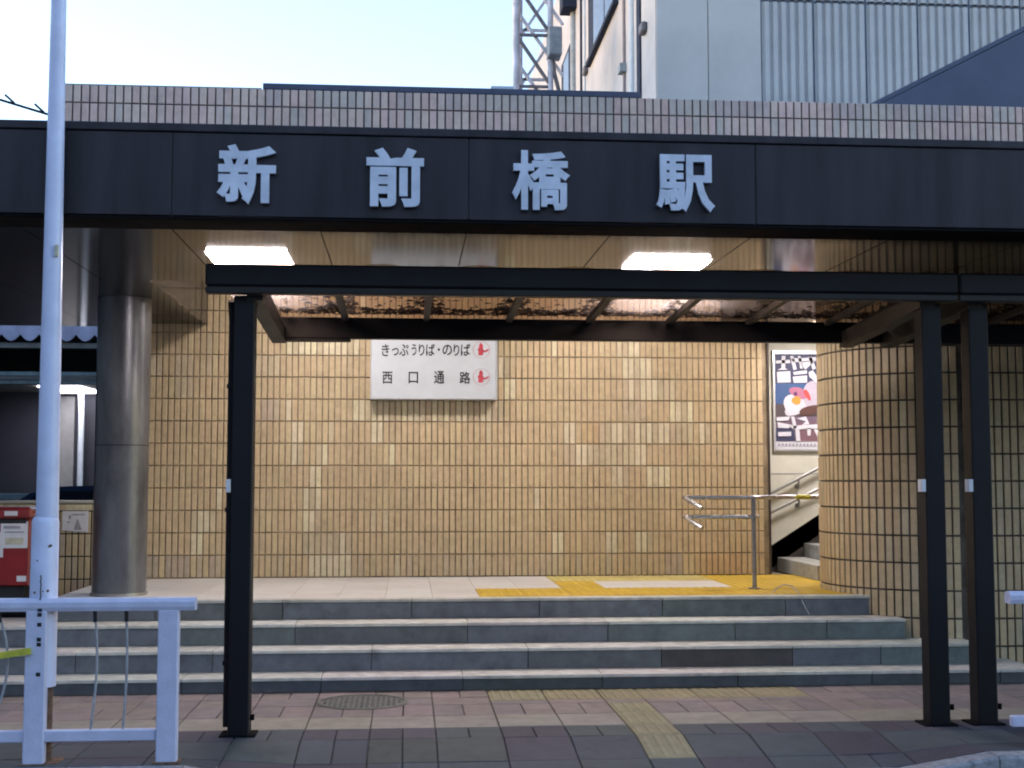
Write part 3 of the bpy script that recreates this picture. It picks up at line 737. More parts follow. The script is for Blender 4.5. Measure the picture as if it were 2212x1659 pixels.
# ================================================================== WALL SIGN
sg = empty('direction_sign', 'white wall sign with two lines of black Japanese lettering and red circled marks', 'sign')
sx0, sx1 = -.383, .915; sz0 = at(940, 863, Y=13.31)[2]; sz1 = 3.17; yf = YW-.14
MB().cbox(sx0+.012, sx1-.012, yf, YW-.001, sz0+.012, sz1-.012, .004).build('box', 'sign_white', sg)
fr = MB()
fr.cbox(sx0, sx1, yf-.012, YW-.002, sz0, sz0+.0115, .004); fr.cbox(sx0, sx1, yf-.012, YW-.002, sz1-.0115, sz1, .004)
fr.cbox(sx0, sx0+.0115, yf-.0118, YW-.002, sz0+.012, sz1-.012, .004); fr.cbox(sx1-.0115, sx1, yf-.0118, YW-.002, sz0+.012, sz1-.012, .004)
fr.build('frame', 'sign_frame', sg)
def sp(x, y):     # point in the sign zoom -> X, Z on the sign face
    a = at((1460+x/3.95)/1.852, (1330+y/3.95)/1.852, Y=yf); return a[0], a[2]
def sglyph(ch, x0, x1, y0, y1, bold=.012):
    a = sp(x0, y1); b = sp(x1, y0)
    glyph_obj('character', glyph(ch, a[0], b[0], a[1], b[1], yf-.0005, .003, bold), 'ink', sg)
for ch, x0, x1, y0, y1 in (('き',265,385,185,375), ('っ',425,535,245,365), ('ぷ',540,690,185,370), ('う',735,815,185,365), ('り',850,940,185,370), ('ば',965,1105,180,370), ('・',1150,1185,250,292),
                           ('の',1225,1375,195,360), ('り',1400,1490,190,370), ('ば',1515,1665,180,370), ('西',275,435,620,810), ('口',690,840,625,805), ('通',1090,1255,610,810), ('路',1495,1665,620,810)):
    sglyph(ch, x0, x1, y0, y1)
for cy in (275, 705):
    c = sp(1840, cy); rx = sp(1975, cy)[0]-c[0]
    ringm = MB(); n = 36
    o_ = [(c[0]+rx*math.cos(2*math.pi*i/n), yf-.0025, c[1]+rx*math.sin(2*math.pi*i/n)) for i in range(n)]
    i_ = [(c[0]+(rx-.0075)*math.cos(2*math.pi*i/n), yf-.0025, c[1]+(rx-.0035)*math.sin(2*math.pi*i/n)) for i in range(n)]
    ringm.add(o_+i_, [(i,(i+1)%n,n+(i+1)%n,n+i) for i in range(n)]); ringm.build('circle_mark', 'thin_ink', sg)
    ar = MB()
    for pol in ([(1822,-112),(1850,-98),(1868,-60),(1860,-20),(1885,10),(1905,28),(1868,40),(1872,78),(1830,90),(1788,80),(1796,30),(1780,0),(1802,-40),(1806,-80)], [(1885,22),(1915,0),(1950,-14),(1962,0),(1935,24),(1890,44)]):
        ar.add([(sp(x, cy+dy)[0], yf-.0027, sp(x, cy+dy)[1]) for x, dy in pol], [tuple(range(len(pol)))])
    ar.build('red_mark', 'red_ink', sg)

# ================================================================== CANOPY: fascia, soffit, parapet
cn = empty('entrance_canopy', 'broad dark metal fascia and glossy soffit over the station entrance', 'canopy')
YFA = 7.85
ft = at(1106, 282, Y=YFA)[2]; fb = at(1106, 474, Y=YFA)[2]; fb2 = ZS-.07
fb = fb
xseam = [at(v, 380, Y=YFA)[0] for v in (371, 1012, 1632)]; d = (xseam[2]-xseam[0])/2
fx = [xseam[0]-d*k for k in range(4, 0, -1)] + xseam + [xseam[2]+d*k for k in range(1, 5)]
for a, b in zip(fx[:-1], fx[1:]):
    place(MB().cbox(a+.003, b-.003, YFA, YFA+.05, ZS-.0, ft-.055, .003), 'fascia_panel', 'fascia', cn)
place(MB().cbox(fx[0], fx[-1], YFA-.012, YFA+.10, ft-.052, ft, .006), 'cap_flashing', 'fascia', cn)
place(MB().box(fx[0], fx[-1], YFA+.012, YFA+.06, ZS+.01, ft-.03), 'seam_backing', 'fascia_seam', cn)
place(MB().cbox(fx[0], fx[-1], YFA+.004, 8.19, ZS-.022, ZS-.004, .003), 'edge_strip', 'black', cn)
# soffit panels: front band and the parts round the recess
WX0, WX1, WY0 = -2.05, 3.3, 10.46
sp0 = [at(v, 502, Y=None, Z=ZS)[0] for v in (693, 1008)]; dx = sp0[1]-sp0[0]
sxs = [sp0[0]+dx*k for k in range(-7, 10)]
for a, b in zip(sxs[:-1], sxs[1:]):
    place(MB().box(a+.004, b-.004, 8.195, WY0, ZS, ZS+.03), 'soffit_panel', 'soffit', cn)
def soff(x0, x1, y0, y1): place(MB().box(x0, x1, y0, y1, ZS+.0005, ZS+.03), 'soffit_panel', 'soffit', cn)
xx = WX0-.001
while xx > -8.3: soff(xx-1.2+.004, xx, WY0+.004, YW+.26); xx -= 1.2
soff(WX1, 6.4, WY0+.004, YW-.003); soff(6.405, 9.6, WY0+.004, YW-.003); soff(3.8, 9.6, YW+.001, 15.0)
place(MB().box(sxs[0], sxs[-1], 8.2, WY0-.01, ZS+.031, ZS+.05), 'seam_backing', 'soffit_seam', cn)
# recess sides, top
ZR = 4.02
place(MB().box(WX0-.03, WX0, WY0, YW-.004, ZS+.031, ZR), 'recess_side', 'soffit', cn)
place(MB().box(WX1, WX1+.03, WY0+.0, YW-.004, ZS+.031, ZR), 'recess_side', 'soffit', cn)
place(MB().box(WX0, WX1, WY0, WY0+.03, ZS+.051, ZR), 'recess_side', 'concrete', cn)
place(MB().box(WX0-.03, WX1+.03, WY0, YW, ZR+.001, ZR+.05), 'recess_ceiling', 'cream', cn)
# roof deck
place(MB().box(fx[0]+.1, fx[-1]-.1, YFA+.1, 9.84, ft-.10, ft-.04), 'roof_deck', 'concrete', cn)
place(MB().box(-3.0, 9.6, 10.1, 15.2, 4.10, 4.16), 'roof_deck', 'concrete', cn)
# lit panels
def lamp(x0, x1, y0, y1, z, label, mname='lamp'):
    t = empty('ceiling_lamp', label, 'lamp', group=None)
    MB().cbox(x0, x1, y0, y1, z-.026, z-.007, .006).build('diffuser', mname, t)
    w = .012; MB().box(x0-w, x1+w, y0-w, y1+w, z-.006, z-.001).build('rim', 'lamprim', t); return t
lamp(-1.40, -.85, 9.07, 9.59, ZS, 'square lit ceiling lamp at the left above the end of the dark shelter', 'lamp_front')
lamp(1.60, 2.16, 9.10, 9.60, ZS, 'square lit ceiling lamp at the right under the soffit', 'lamp_front')
lamp(-.95, -.35, 11.75, 12.25, ZR, 'lit ceiling lamp in the recess above the left of the tiled wall')
lamp(1.75, 2.35, 11.75, 12.25, ZR, 'lit ceiling lamp in the recess above the right of the tiled wall')
# letters of the station name
ltr = empty('station_name_letters', 'large silver raised characters of the station name on the dark fascia', 'sign')
for ch, x0, x1, y0, y1 in (('新', 468, 597, 314, 440), ('前', 791, 916, 321, 446), ('橋', 1106, 1231, 327, 453), ('駅', 1418, 1543, 336, 457)):
    a = at(x0, y1, Y=YFA-.03); b = at(x1, y0, Y=YFA-.03)
    o = glyph_obj('character', glyph(ch, a[0], b[0], a[2], b[2], YFA-.012, .028, .034 if ch in '新前' else .024), 'steel', ltr)
# tiled parapet set back on the roof
YP = 9.85
pa = empty('tiled_parapet', 'band of upright beige grey tiles along the roof above the dark fascia', 'parapet')
zt_ = at(1106, 205, Y=YP)[2]; zj = at(1106, 243, Y=YP)[2]; xL = at(122, 185, Y=YP)[0]
MB().box(xL, 9.6, YP, YP+.22, ft-.05, zt_-.004).build('wall_core', 'grout_parapet', pa)
PT = .0622
PB = [jitter((.60,.42,.36), .08) for _ in range(7)]; PG = [jitter((.53,.43,.375), .06) for _ in range(4)]; PGR = [jitter((.47,.355,.32), .06) for _ in range(3)]
tf = TileField(pa)
x = xL+PT/2; xi = 0
run = random.choice([PB, PG]); 
while x < 9.55:
    if random.random() < .3: run = random.choice([PG, PGR, PB, PB])
    px = proj((x, YP, zt_))[0]
    if not (abs(px-880) < 5 or abs(px-1694) < 5):
        pass
    tf.add((x, YP, (zt_+zj)/2), (1,0,0), PT-.0125, zt_-zj-.010, random.choice(run))
    tf.add((x, YP, zj-.113), (1,0,0), PT-.0125, .226-.010, random.choice(PB if random.random() > .12 else PG))
    tf.add((x, YP, zj-.339), (1,0,0), PT-.0125, .216, random.choice(PB))
    x += PT
tf.finish(lambda x, y, p: p.z > zj-.2 and x > 140)
MB().cbox(xL, at(566, 190, Y=YP)[0]-.002, YP-.004, YP+.23, zt_-.003, zt_+.008, .003, (.3,.29,.28)).build('coping', 'floor', pa)
mb = MB(); xa, xb = at(568, 190, Y=YP)[0], at(1383, 200, Y=YP)[0]
mb.cbox(xa, xb, YP-.01, YP+.24, zt_-.002, zt_+.045, .004); mb.build('metal_coping', 'coping', pa)
mb = MB(); a = at(1060, 190, Y=YP+.1); b = at(1110, 190, Y=YP+.1); mb.cbox(a[0], b[0], YP+.05, YP+.18, zt_+.046, zt_+.085, .005, (.5,.5,.55)); tag(mb.build('roof_block', 'pipe_white'), 'small pale block lying on the dark coping beside the lattice tower', 'block')

# ================================================================== STEEL COLUMN
col = empty('round_column', 'thick round steel column with dull stains at the left end of the platform', 'column')
c0 = at(206, 1180, Y=11.6)[0]; c1 = at(322, 1180, Y=11.6)[0]; ccx = (c0+c1)/2-.02; cr_ = (c1-c0)/2; ccy = 11.6
n = 48
for (z0, z1) in ((SZ[3]+.03, 1.9), (1.906, ZS-.002)):
    MB().tube([(ccx, ccy, z0), (ccx, ccy, z1)], cr_, n, True).build('shaft', 'column', col)
MB().tube([(ccx, ccy, SZ[3]-.0), (ccx, ccy, SZ[3]+.028)], cr_+.012, n, True).build('base_ring', 'satin', col)
MB().tube([(ccx, ccy, 1.90), (ccx, ccy, 1.9065)], cr_-.004, n, True).build('joint', 'black', col)

# ================================================================== BUS SHELTER (dark frame)
def shelter(x0, x1, posts, arms, bars, label, left_end):
    t = empty('dark_shelter', label, 'shelter', group='dark walkway shelters')
    yF = 8.30; zT = at(1106, 577, Y=yF)[2]; zB = at(1106, 639, Y=yF)[2]
    place(MB().cbox(x0, x1, yF, yF+.10, zB+.045, zT, .012), 'front_beam', 'frame', t)
    place(MB().cbox(x0+.002, x1-.002, yF+.012, yF+.10, zB, zB+.044, .006), 'beam_lip', 'frame2', t)
    yR = 9.98; zRt = at(1106, 689, Y=yR)[2]; zRb = at(1106, 734, Y=yR)[2]
    place(MB().cbox(x0+(.25 if left_end else .0), x1, yR, yR+.09, zRb, zRt, .006), 'rear_beam', 'frame', t)
    if left_end: place(MB().cbox(x0+.26, at(757, 730, Y=yR)[0], yR-.012, yR+.092, zRb-.022, zRb-.001, .004), 'gutter_outlet', 'frame', t)
    for px in posts:
        p = MB().cbox(px-.067, px+.067, 8.41, 8.55, 0.0, zB+.0, .008); place(p, 'post', 'frame', t)
        if left_end and px < 0: place(MB().tube([(px-.095, 8.60, .03), (px-.095, 8.60, zB-.15), (px-.095, 8.53, zB-.02)], .026, 12), 'downpipe', 'frame', t)
        place(MB().cbox(px-.115, px+.108, 8.385, 8.575, -.01, .012, .004), 'base_plate', 'black', t)
        place(MB().tube([(px+.085, 8.43, .10), (px+.085, 8.43, .135)], .014, 8), 'bolt', 'black', t)
        for zz in (.42, 1.4, 2.2) if (left_end and px < 0) else (): place(MB().cbox(px-.125, px-.069, 8.565, 8.628, zz, zz+.03, .004), 'pipe_clamp', 'frame', t)
        zl = at(1988, 1049, Y=8.4)[2]
        place(MB().cbox(px-.098, px-.069, 8.40, 8.47, zl-.042, zl+.042, .003), 'reflector', 'paper', t)
    for ax in arms:
        za, zb_ = zB-.005, zRb-.035
        mb = MB(); ya, ye = 8.40, 10.04; h = .115
        w0, w1 = .052, .052
        mb.add([(ax-w0,ya,za-.03),(ax+w0,ya,za-.03),(ax+w0,ya,za+h),(ax-w0,ya,za+h),(ax-w1,ye,zb_),(ax+w1,ye,zb_),(ax+w1,ye,zb_+h),(ax-w1,ye,zb_+h)],
               [(0,1,2,3),(4,7,6,5),(0,4,5,1),(1,5,6,2),(2,6,7,3),(3,7,4,0)]); place(mb, 'arm', 'frame2', t)
    yb = [x0+.04] + bars + [x1-.02]
    zf, zr = zT-.035, zRt+.012
    for b in bars:
        mb = MB(); mb.bar((b, yF+.10, zf-.03), (b, yR+.02, zr-.025), .045, .04); place(mb, 'crossbar', 'frame2', t)
    for a, b in zip(yb[:-1], yb[1:]):
        mb = MB(); nx = 8; pts = []
        for j, y in enumerate((yF+.05, yF+.6, yF+1.2, yR+.10)):
            f = (y-yF)/(yR-yF); zz = zf+(zr-zf)*f
            for i in range(nx+1):
                u = i/nx; pts.append((a+.006+(b-a-.012)*u, y, zz + .055*(1.04-f)*math.sin(math.pi*u)))
        fs = [(j*(nx+1)+i, j*(nx+1)+i+1, (j+1)*(nx+1)+i+1, (j+1)*(nx+1)+i) for j in range(3) for i in range(nx)]
        mb.add(pts, fs, (1,1,1), True); place(mb, 'roof_sheet', 'poly', t)
    # dead leaves lying on the sheets, thickest along the low rear edge
    lm = MB()
    for k in range(int(900*(x1-x0))):
        x = random.uniform(x0+.1, x1-.05); f = 1-abs(random.gauss(0, .30)); 
        if random.random() < .15: f = random.uniform(.2, 1)
        if not 0.03 < f < 1: continue
        # position within the bay: drifts collect beside the bars
        bi = max(i for i in range(len(yb)-1) if yb[i] <= x or i == 0); a, b = yb[bi], yb[bi+1]
        u = (x-a)/(b-a)
        if random.random() < .94 and .16 < u < .84 and f < .90 - .25*abs(u-.5): continue
        y = yF + (yR-yF)*f; z = zf+(zr-zf)*f+.055*(1.04-f)*math.sin(math.pi*min(1, max(0, u)))+.006
        r = random.uniform(.014, .045); an = random.uniform(0, 6.3); tl_ = random.uniform(-.7, .7)
        dx, dy = math.cos(an)*r, math.sin(an)*r
        lm.add([(x-dx,y-dy,z+.002),(x+dy*.5,y-dx*.5,z+abs(tl_)*r+.004),(x+dx,y+dy,z+.004),(x-dy*.5,y+dx*.5,z+.010)], [(0,1,2,3)])
    if lm.v: o = stuff(lm.build('leaf_litter', 'leaf', t))
    return t
XS = 3.645
pl = at(525, 1593, Z=0)[0]; p1 = at(2022, 1563, Z=0)[0]; p2 = at(2120, 1563, Z=0)[0]
bars = [-.48, .14, .775, 1.40, 2.03, 2.66, 3.29]
shelter(-1.285, XS-.004, [pl-.035, p1-.0], [pl+.03, p1-.03], bars, 'dark metal shelter frame standing in front of the steps with leaf-strewn clear roof', True)
shelter(XS+.004, 8.3, [p2+.025, 8.0], [p2-.0, 8.0], [3.92+.63*i for i in range(7)], 'dark metal shelter frame continuing out of view at the right edge', False)

# ================================================================== LAMP POLE
YL = 7.78
def lx(x, y): return at(x, y, Y=YL)
lp = empty('lamp_pole', 'tall pale painted pole with a wider base sleeve and rusty foot behind the white fence', 'pole')
cx = lx(96, 1200)[0]
zsh = lx(96, 1112)[2]; zbot = lx(96, 1482)[2]
ptop = lx(127, 0); ztop = 7.2
r0 = (lx(127, 1080)[0]-lx(78.5, 1080)[0])/2; r1 = (lx(143, 20)[0]-lx(110, 20)[0])/2; xt = lx(126.7, 20)[0]; xb_ = lx(102.8, 1080)[0]
zt_p = lx(127, 20)[2]
k = (ztop-zsh)/(zt_p-zsh)
MB().tube([(xb_, YL, zsh-.02), (xb_+(xt-xb_)*k, YL, ztop)], [r0, r0+(r1-r0)*k], 24).build('shaft', 'white_paint', lp)
rb = (lx(124.5, 1250)[0]-lx(66, 1250)[0])/2; xs_ = lx(95.5, 1250)[0]
MB().tube([(xs_, YL, zbot), (xs_, YL, zsh-.045), (xs_, YL, zsh-.018), (xs_, YL, zsh-.002), (xs_, YL, zsh+.004)], [rb+.003, rb, rb-.006, rb-.022, r0+.001], 28).build('base_sleeve', 'white_paint', lp)
MB().tube([(xs_+.03, YL, -.01), (xs_+.03, YL, zbot+.05)], .036, 14).build('inner_pipe', 'rust', lp)
MB().cbox(xs_-.08, xs_+.12, YL-.08, YL+.08, -.004, .006, .003).build('base_plate', 'rust', lp)
a = lx(129, 545); MB().cbox(a[0]-.012, a[0]+.008, YL-.07, YL-.045, a[2]-.035, a[2]+.035, .003).build('clip', 'pale_print', lp)
for i in range(9):
    zz = random.uniform(zbot+.02, zsh-.1); an = random.uniform(-2.4, -.7); r_ = random.uniform(.004, .010)
    cxp, cyp = xs_+(rb+.0012)*math.cos(an), YL+(rb+.0012)*math.sin(an)
    MB().tube([(cxp, cyp, zz), (cxp+.0006*math.cos(an), cyp+.0006*math.sin(an), zz)], r_, 7).build('paint_chip', 'rust', lp)
# black chain hanging down the sleeve
ch = MB(); zt0 = lx(95, 1300)[2]
z = lx(95, 1240)[2]
x = lx(96.5, 1300)[0]; yq = YL-rb-.012
while z > zbot+.02:
    dxn = random.uniform(-.004, .004)
    ch.tube([(x+dxn, yq, z), (x-dxn, yq-.004, z-.03)], .0035, 6); z -= .028
    if random.random() < .22: ch.box(x-.012, x+.012, yq-.012, yq, z-.01, z+.012)
tag(ch.build('black_chain', 'rubber'), 'thin black chain hanging down the front of the pale pole sleeve', 'chain')

# ================================================================== WHITE PEDESTRIAN FENCES
YN = 7.72
def fence(x0, x1, posts, rods, label, lo_to, name_tape=False, right_cap=True, left_cap=True):
    t = empty('pedestrian_fence', label, 'fence', group='white pedestrian fences by the kerb')
    zt = at(425, 1289, Y=YN)[2]; zb = at(425, 1317, Y=YN)[2]
    z = (zt+zb)/2; h = (zt-zb)/2
    prof = [(-.035,-h),(.035,-h),(.042,-h*.4),(.042,h*.35),(.026,h*.9),(0,h),(-.026,h*.9),(-.042,h*.35),(-.042,-h*.4)]
    mb = MB(); mb.prism([(YN+p[0], z+p[1]) for p in prof], 'x', x0, x1); place(mb, 'top_rail', 'fence_paint', t)
    zl = at(360, 1573, Y=YN)[2]; zl2 = at(360, 1598, Y=YN)[2]
    place(MB().cbox(x0+.0, lo_to, YN-.025, YN+.025, zl2, zl, .006), 'bottom_rail', 'fence_paint', t)
    for px in posts:
        place(MB().cbox(px-.058, px+.058, YN-.0385, YN+.030, -.0, zb+.004, .006), 'post', 'fence_paint', t)
        place(MB().cbox(px-.075, px+.075, YN-.055, YN+.05, -.02, .006, .004), 'footing', 'rust', t)
    for rx, bul in rods:
        L = []
        for i in range(13):
            f = i/12; L.append((rx + bul*math.sin(math.pi*f*1.15), YN + .002, zb+(zl-zb)*f))
        ro = place(MB().tube(L, .0075, 8), 'rod', 'rod', t)
        mb = MB().tube([(rx, YN+.002, zb+.0), (rx+bul*.25, YN+.002, zb-.065)], .011, 8); place(mb, 'rod_sleeve', 'rubber', t)
    return t
pe = at(360, 1648, Y=None, Z=0)[0]; pe = at(361, 1600, Y=YN)[0]; p0_ = at(75, 1600, Y=YN)[0]
xe = at(424, 1300, Y=YN)[0]
rods = [(at(203, 1400, Y=YN)[0]-.0, .018), (at(271, 1400, Y=YN)[0], .010), (at(-2, 1400, Y=YN)[0]-.01, .06), (at(-60, 1400, Y=YN)[0], .02)]
fl = fence(-5.2, xe, [pe, p0_, -3.5, -4.9], rods, 'white metal fence at the left with wavy rods and a yellow taped band', pe-.06)
place(MB().bar(at(-30, 1421, Y=YN-.05), at(66, 1406, Y=YN-.05), .02, .036), 'tape_band', 'yellow_tape', fl)
xf = at(2176, 1284, Y=YN)[0]
fence(xf, 6.2, [xf+.17, 4.5, 5.6], [(4.0, .02), (4.2, .02)], 'white metal fence whose rounded rail end enters at the right edge', 6.1)

# ================================================================== POST BOX
YB = 11.35
pb = empty('post_box', 'red post box with white labels standing behind the pale pole', 'post box')
bx1 = at(64, 1180, Y=YB)[0]; zb0 = at(30, 1266, Y=YB)[2]; zb1 = at(30, 1096, Y=YB)[2]; bx0 = bx1-.52
zl_ = at(30, 1117, Y=YB)[2]
MB().cbox(bx0, bx1, YB, YB+.42, zb0, zl_-.012, .012).build('body', 'red', pb)
mb = MB(); mb.cbox(bx0-.012, bx1+.012, YB-.03, YB+.44, zl_-.010, zb1, .015); mb.build('lid', 'red', pb)
MB().cbox(bx0+.03, bx1-.03, YB-.006, YB+.01, zl_-.055, zl_-.018, .003).build('slot', 'rubber', pb)
def bq(x0, y0, x1, y1, m, nm, off=.004, sk=0):
    a = at(x0, y0, Y=YB-off); b = at(x1, y1, Y=YB-off); mb = MB(); mb.box(a[0], b[0], YB-off, YB-off+.003, b[2], a[2]); return mb.build(nm, m, pb)
bq(2, 1127, 59, 1184, 'paper', 'label'); bq(12, 1162, 50, 1176, 'pale_print', 'printing', .008); bq(-30, 1150, 6, 1204, 'paper', 'label', .012)
bq(8, 1136, 44, 1142, 'grey_print', 'printing', .008); bq(10, 1148, 52, 1151, 'grey_print', 'printing', .008)
bq(36, 1244, 56, 1256, 'paper', 'label'); a = at(10, 1104, Y=YB-.03); b = at(38, 1114, Y=YB-.03)
MB().box(a[0], b[0], YB-.034, YB-.0305, b[2], a[2]).build('label', 'paper', pb)
MB().cbox(bx0+.06, bx1-.05, YB+.05, YB+.36, SZ[2]+.03, zb0-.001, .006).build('pedestal', 'rubber', pb)
MB().cbox(bx0+.02, bx1-.01, YB+.02, YB+.4, SZ[2], SZ[2]+.029, .006).build('base', 'black', pb)

# ================================================================== LEFT BACKGROUND: SHED AND CAR
sh = empty('platform_shed', 'dim open shed beyond the low wall with scalloped pale roof edge and pipes', 'shed')
YSH = 17.2
def sx(x, y, Y=YSH): return at(x, y, Y=Y)
a = sx(-60, 706); b = sx(205, 736); xa, xb2 = -15.0, sx(262, 720)[0]+.6
zt2_, zb2_ = a[2]+.07, sx(100, 722)[2]; zlo = sx(100, 737)[2]
poly = [(xa, zt2_), (xb2, zt2_)]
per = .235; x = xb2; low = []
while x > xa:
    for k in range(6):
        u = k/6; low.append((x-per*u, zlo + (zb2_-zlo)*(1-abs(math.sin(math.pi*u)))))
    x -= per
poly = [(xa, zt2_)] + [(xb2, zt2_)]
mb = MB()
for p, q_ in zip(low[:-1], low[1:]):
    mb.add([(p[0],YSH,zt2_),(q_[0],YSH,zt2_),(q_[0],YSH,q_[1]),(p[0],YSH,p[1]),(p[0],YSH+.03,zt2_),(q_[0],YSH+.03,zt2_),(q_[0],YSH+.03,q_[1]),(p[0],YSH+.03,p[1])],
           [(0,1,2,3),(7,6,5,4),(3,2,6,7),(0,4,5,1)])
mb.build('scalloped_edge', 'shed_roof', sh)
MB().box(xa, xb2, YSH+.031, 21, zt2_-.05, zt2_-.01).build('roof', 'shed_dark', sh)
def hb(y0, y1, m, nm, Y): 
    a = at(100, y0, Y=Y); b = at(100, y1, Y=Y); MB().cbox(xa, xb2-.1, Y, Y+.08, b[2], a[2], .005).build(nm, m, sh)
hb(740, 752, 'shed_beam', 'beam', YSH+.1); hb(803, 812, 'shed_pipe', 'pipe', YSH+.2); hb(821, 830, 'shed_pipe', 'pipe', YSH+.3)
hb(1066, 1080, 'shed_pipe', 'pipe', YSH-.2)
ZSL = 2.93
l1 = at(80, 832, Z=ZSL); l2 = at(183, 846, Z=ZSL); l3 = at(172, 832, Z=ZSL)
lt = lamp(l1[0], l3[0], l1[1], l2[1], ZSL, 'lit ceiling lamp of the shed seen behind the pale pole', 'lamp2')
MB().box(xa, xb2, YSH+.5, 21, ZSL, ZSL+.05).build('ceiling', 'shed_beam', sh)
YBK = l2[1]+.25
MB().box(xa, xb2, YBK+.02, YBK+.2, -.15, zt2_-.06).build('back_wall', 'shed_dark', sh)
a = at(122, 850, Y=YBK); b = at(158, 1045, Y=YBK); MB().cbox(a[0], b[0], YBK-.02, YBK+.018, .0, ZSL-.06, .005).build('pale_panel', 'shed_pale', sh)
a = at(177, 850, Y=YBK-.3); MB().tube([(a[0], YBK-.3, .0), (a[0], YBK-.3, 2.6), (a[0]-.02, YBK-.32, ZSL+.2)], .045, 12).build('drainpipe', 'pipe_white', sh)
a = at(190, 850, Y=YBK-.1); MB().box(a[0]-.05, a[0]+.2, YBK-.1, YBK, 0, ZSL-.01).build('jamb', 'shed_dark', sh)
for px_ in (-6.5, at(215, 900, Y=YSH)[0]):
    MB().cbox(px_-.06, px_+.06, YSH+.1, YSH+.22, -.15, zt2_-.05, .005).build('shed_post', 'shed_beam', sh)
# car
cr = empty('parked_car', 'dark blue car whose pale-lit roof shows above the low tiled wall', 'car')
YCA = 15.0; zr_ = at(150, 1047, Y=YCA+.8)[2]; xr0 = at(112, 1050, Y=YCA+.7)[0]
g0 = -.15
L0 = xr0-1.55
side = [(L0,.35),(L0+.05,.85),(L0+.25,.98),(xr0-.62,1.08),(xr0-.1,zr_-.10),(xr0+.15,zr_-.02),(xr0+.9,zr_),(xr0+1.8,zr_-.05),(xr0+2.3,1.12),(xr0+2.42,1.0),(xr0+2.45,.4),(xr0+2.3,.25),(L0+.1,.25)]
def inset(p):
    x, z = p; f = max(0, (z-1.0)/(zr_-1.0)); return f*.16
mb = MB(); n = len(side)
vs = [(p[0], YCA+inset(p), p[1]) for p in side] + [(p[0], YCA+1.62-inset(p), p[1]) for p in side]
mb.add(vs, [tuple(range(n)), tuple(range(n,2*n))[::-1]] + [(i,(i+1)%n,n+(i+1)%n,n+i) for i in range(n)]); mb.build('body', 'car', cr)
for (xa_, xb__, sl0, sl1) in ((xr0-.35, xr0+.72, .38, 0), (xr0+.80, xr0+1.95, 0, -.25)):
    mb = MB(); yo = YCA-.004
    z0w, z1w = 1.10, zr_-.07
    def yi(z): return YCA + .16*max(0, (z-1.0)/(zr_-1.0)) - .006
    mb.add([(xa_-.05,yi(z0w),z0w),(xb__,yi(z0w),z0w),(xb__+sl1,yi(z1w),z1w),(xa_+sl0,yi(z1w),z1w)], [(0,1,2,3)]); mb.build('side_window', 'carglass', cr)
for wx in (L0+.65, xr0+1.85):
    for wy in (YCA-.01, YCA+1.45):
        w = MB().tube([(wx, wy, .15), (wx, wy+.18, .15)], .29, 24).build('wheel', 'tyre', cr)
        MB().tube([(wx, wy-.006, .15), (wx, wy+.19, .15)], .17, 16).build('rim', 'satin', w)
cr.location = (0, 0, 0)

# ================================================================== BUILDING BEHIND, upper right
bd = empty('rear_building', 'pale building behind the roof with grey panels, ribbed siding and drainpipes', 'building')
YBF = 19.5; XC = at(1418, 100, Y=YBF)[0]; ZB0, ZB1 = 3.0, at(1200, 0, X=at(1418, 100, Y=19.5)[0])[2]
Yfar = None
xfar = at(1125, 150, X=XC)[1]
MB().box(XC, 24, YBF+.06, xfar, ZB0-3, ZB1).build('wall', 'bwall', bd)
# front: smooth panels then ribbed siding panels
xp = [XC, at(1530, 120, Y=YBF)[0], at(1645, 120, Y=YBF)[0]]
for a, b in zip(xp[:-1], xp[1:]): place(MB().cbox(a+.006, b-.006, YBF, YBF+.05, ZB0, ZB1, .006), 'smooth_panel', 'panel', bd)
MB().box(XC+.005, 24, YBF+.03, YBF+.058, ZB0, ZB1-.01).build('panel_backing', 'joint', bd)
pw_ = (4096/1.852-1645)/5.33 ; a = xp[2]; pwid = at(1645+114, 120, Y=YBF)[0]-xp[2]
zj1 = at(1900, 8, Y=YBF)[2]
for k in range(9):
    x0 = a+pwid*k; x1 = x0+pwid
    for (z0, z1) in ((ZB0, zj1-.025), (zj1+.025, ZB1)):
        mb = MB(); nr_ = 6; prof = []
        w = (x1-x0-.03)/nr_
        for i in range(nr_):
            s0 = x0+.015+i*w; prof += [(s0, .045), (s0+w*.18, .045), (s0+w*.32, .0), (s0+w*.80, .0), (s0+w*.94, .045)]
        prof.append((x1-.015, .045))
        vs = [(p[0], YBF+p[1]-.02, z0) for p in prof] + [(p[0], YBF+p[1]-.02, z1) for p in prof]; n = len(prof)
        mb.add(vs, [(i,i+1,n+i+1,n+i) for i in range(n-1)]); mb.add([(x0+.015,YBF+.029,z0),(x1-.015,YBF+.029,z0),(x1-.015,YBF+.029,z1),(x0+.015,YBF+.029,z1)],[(0,1,2,3)])
        place(mb, 'ribbed_panel', 'ribbed', bd)
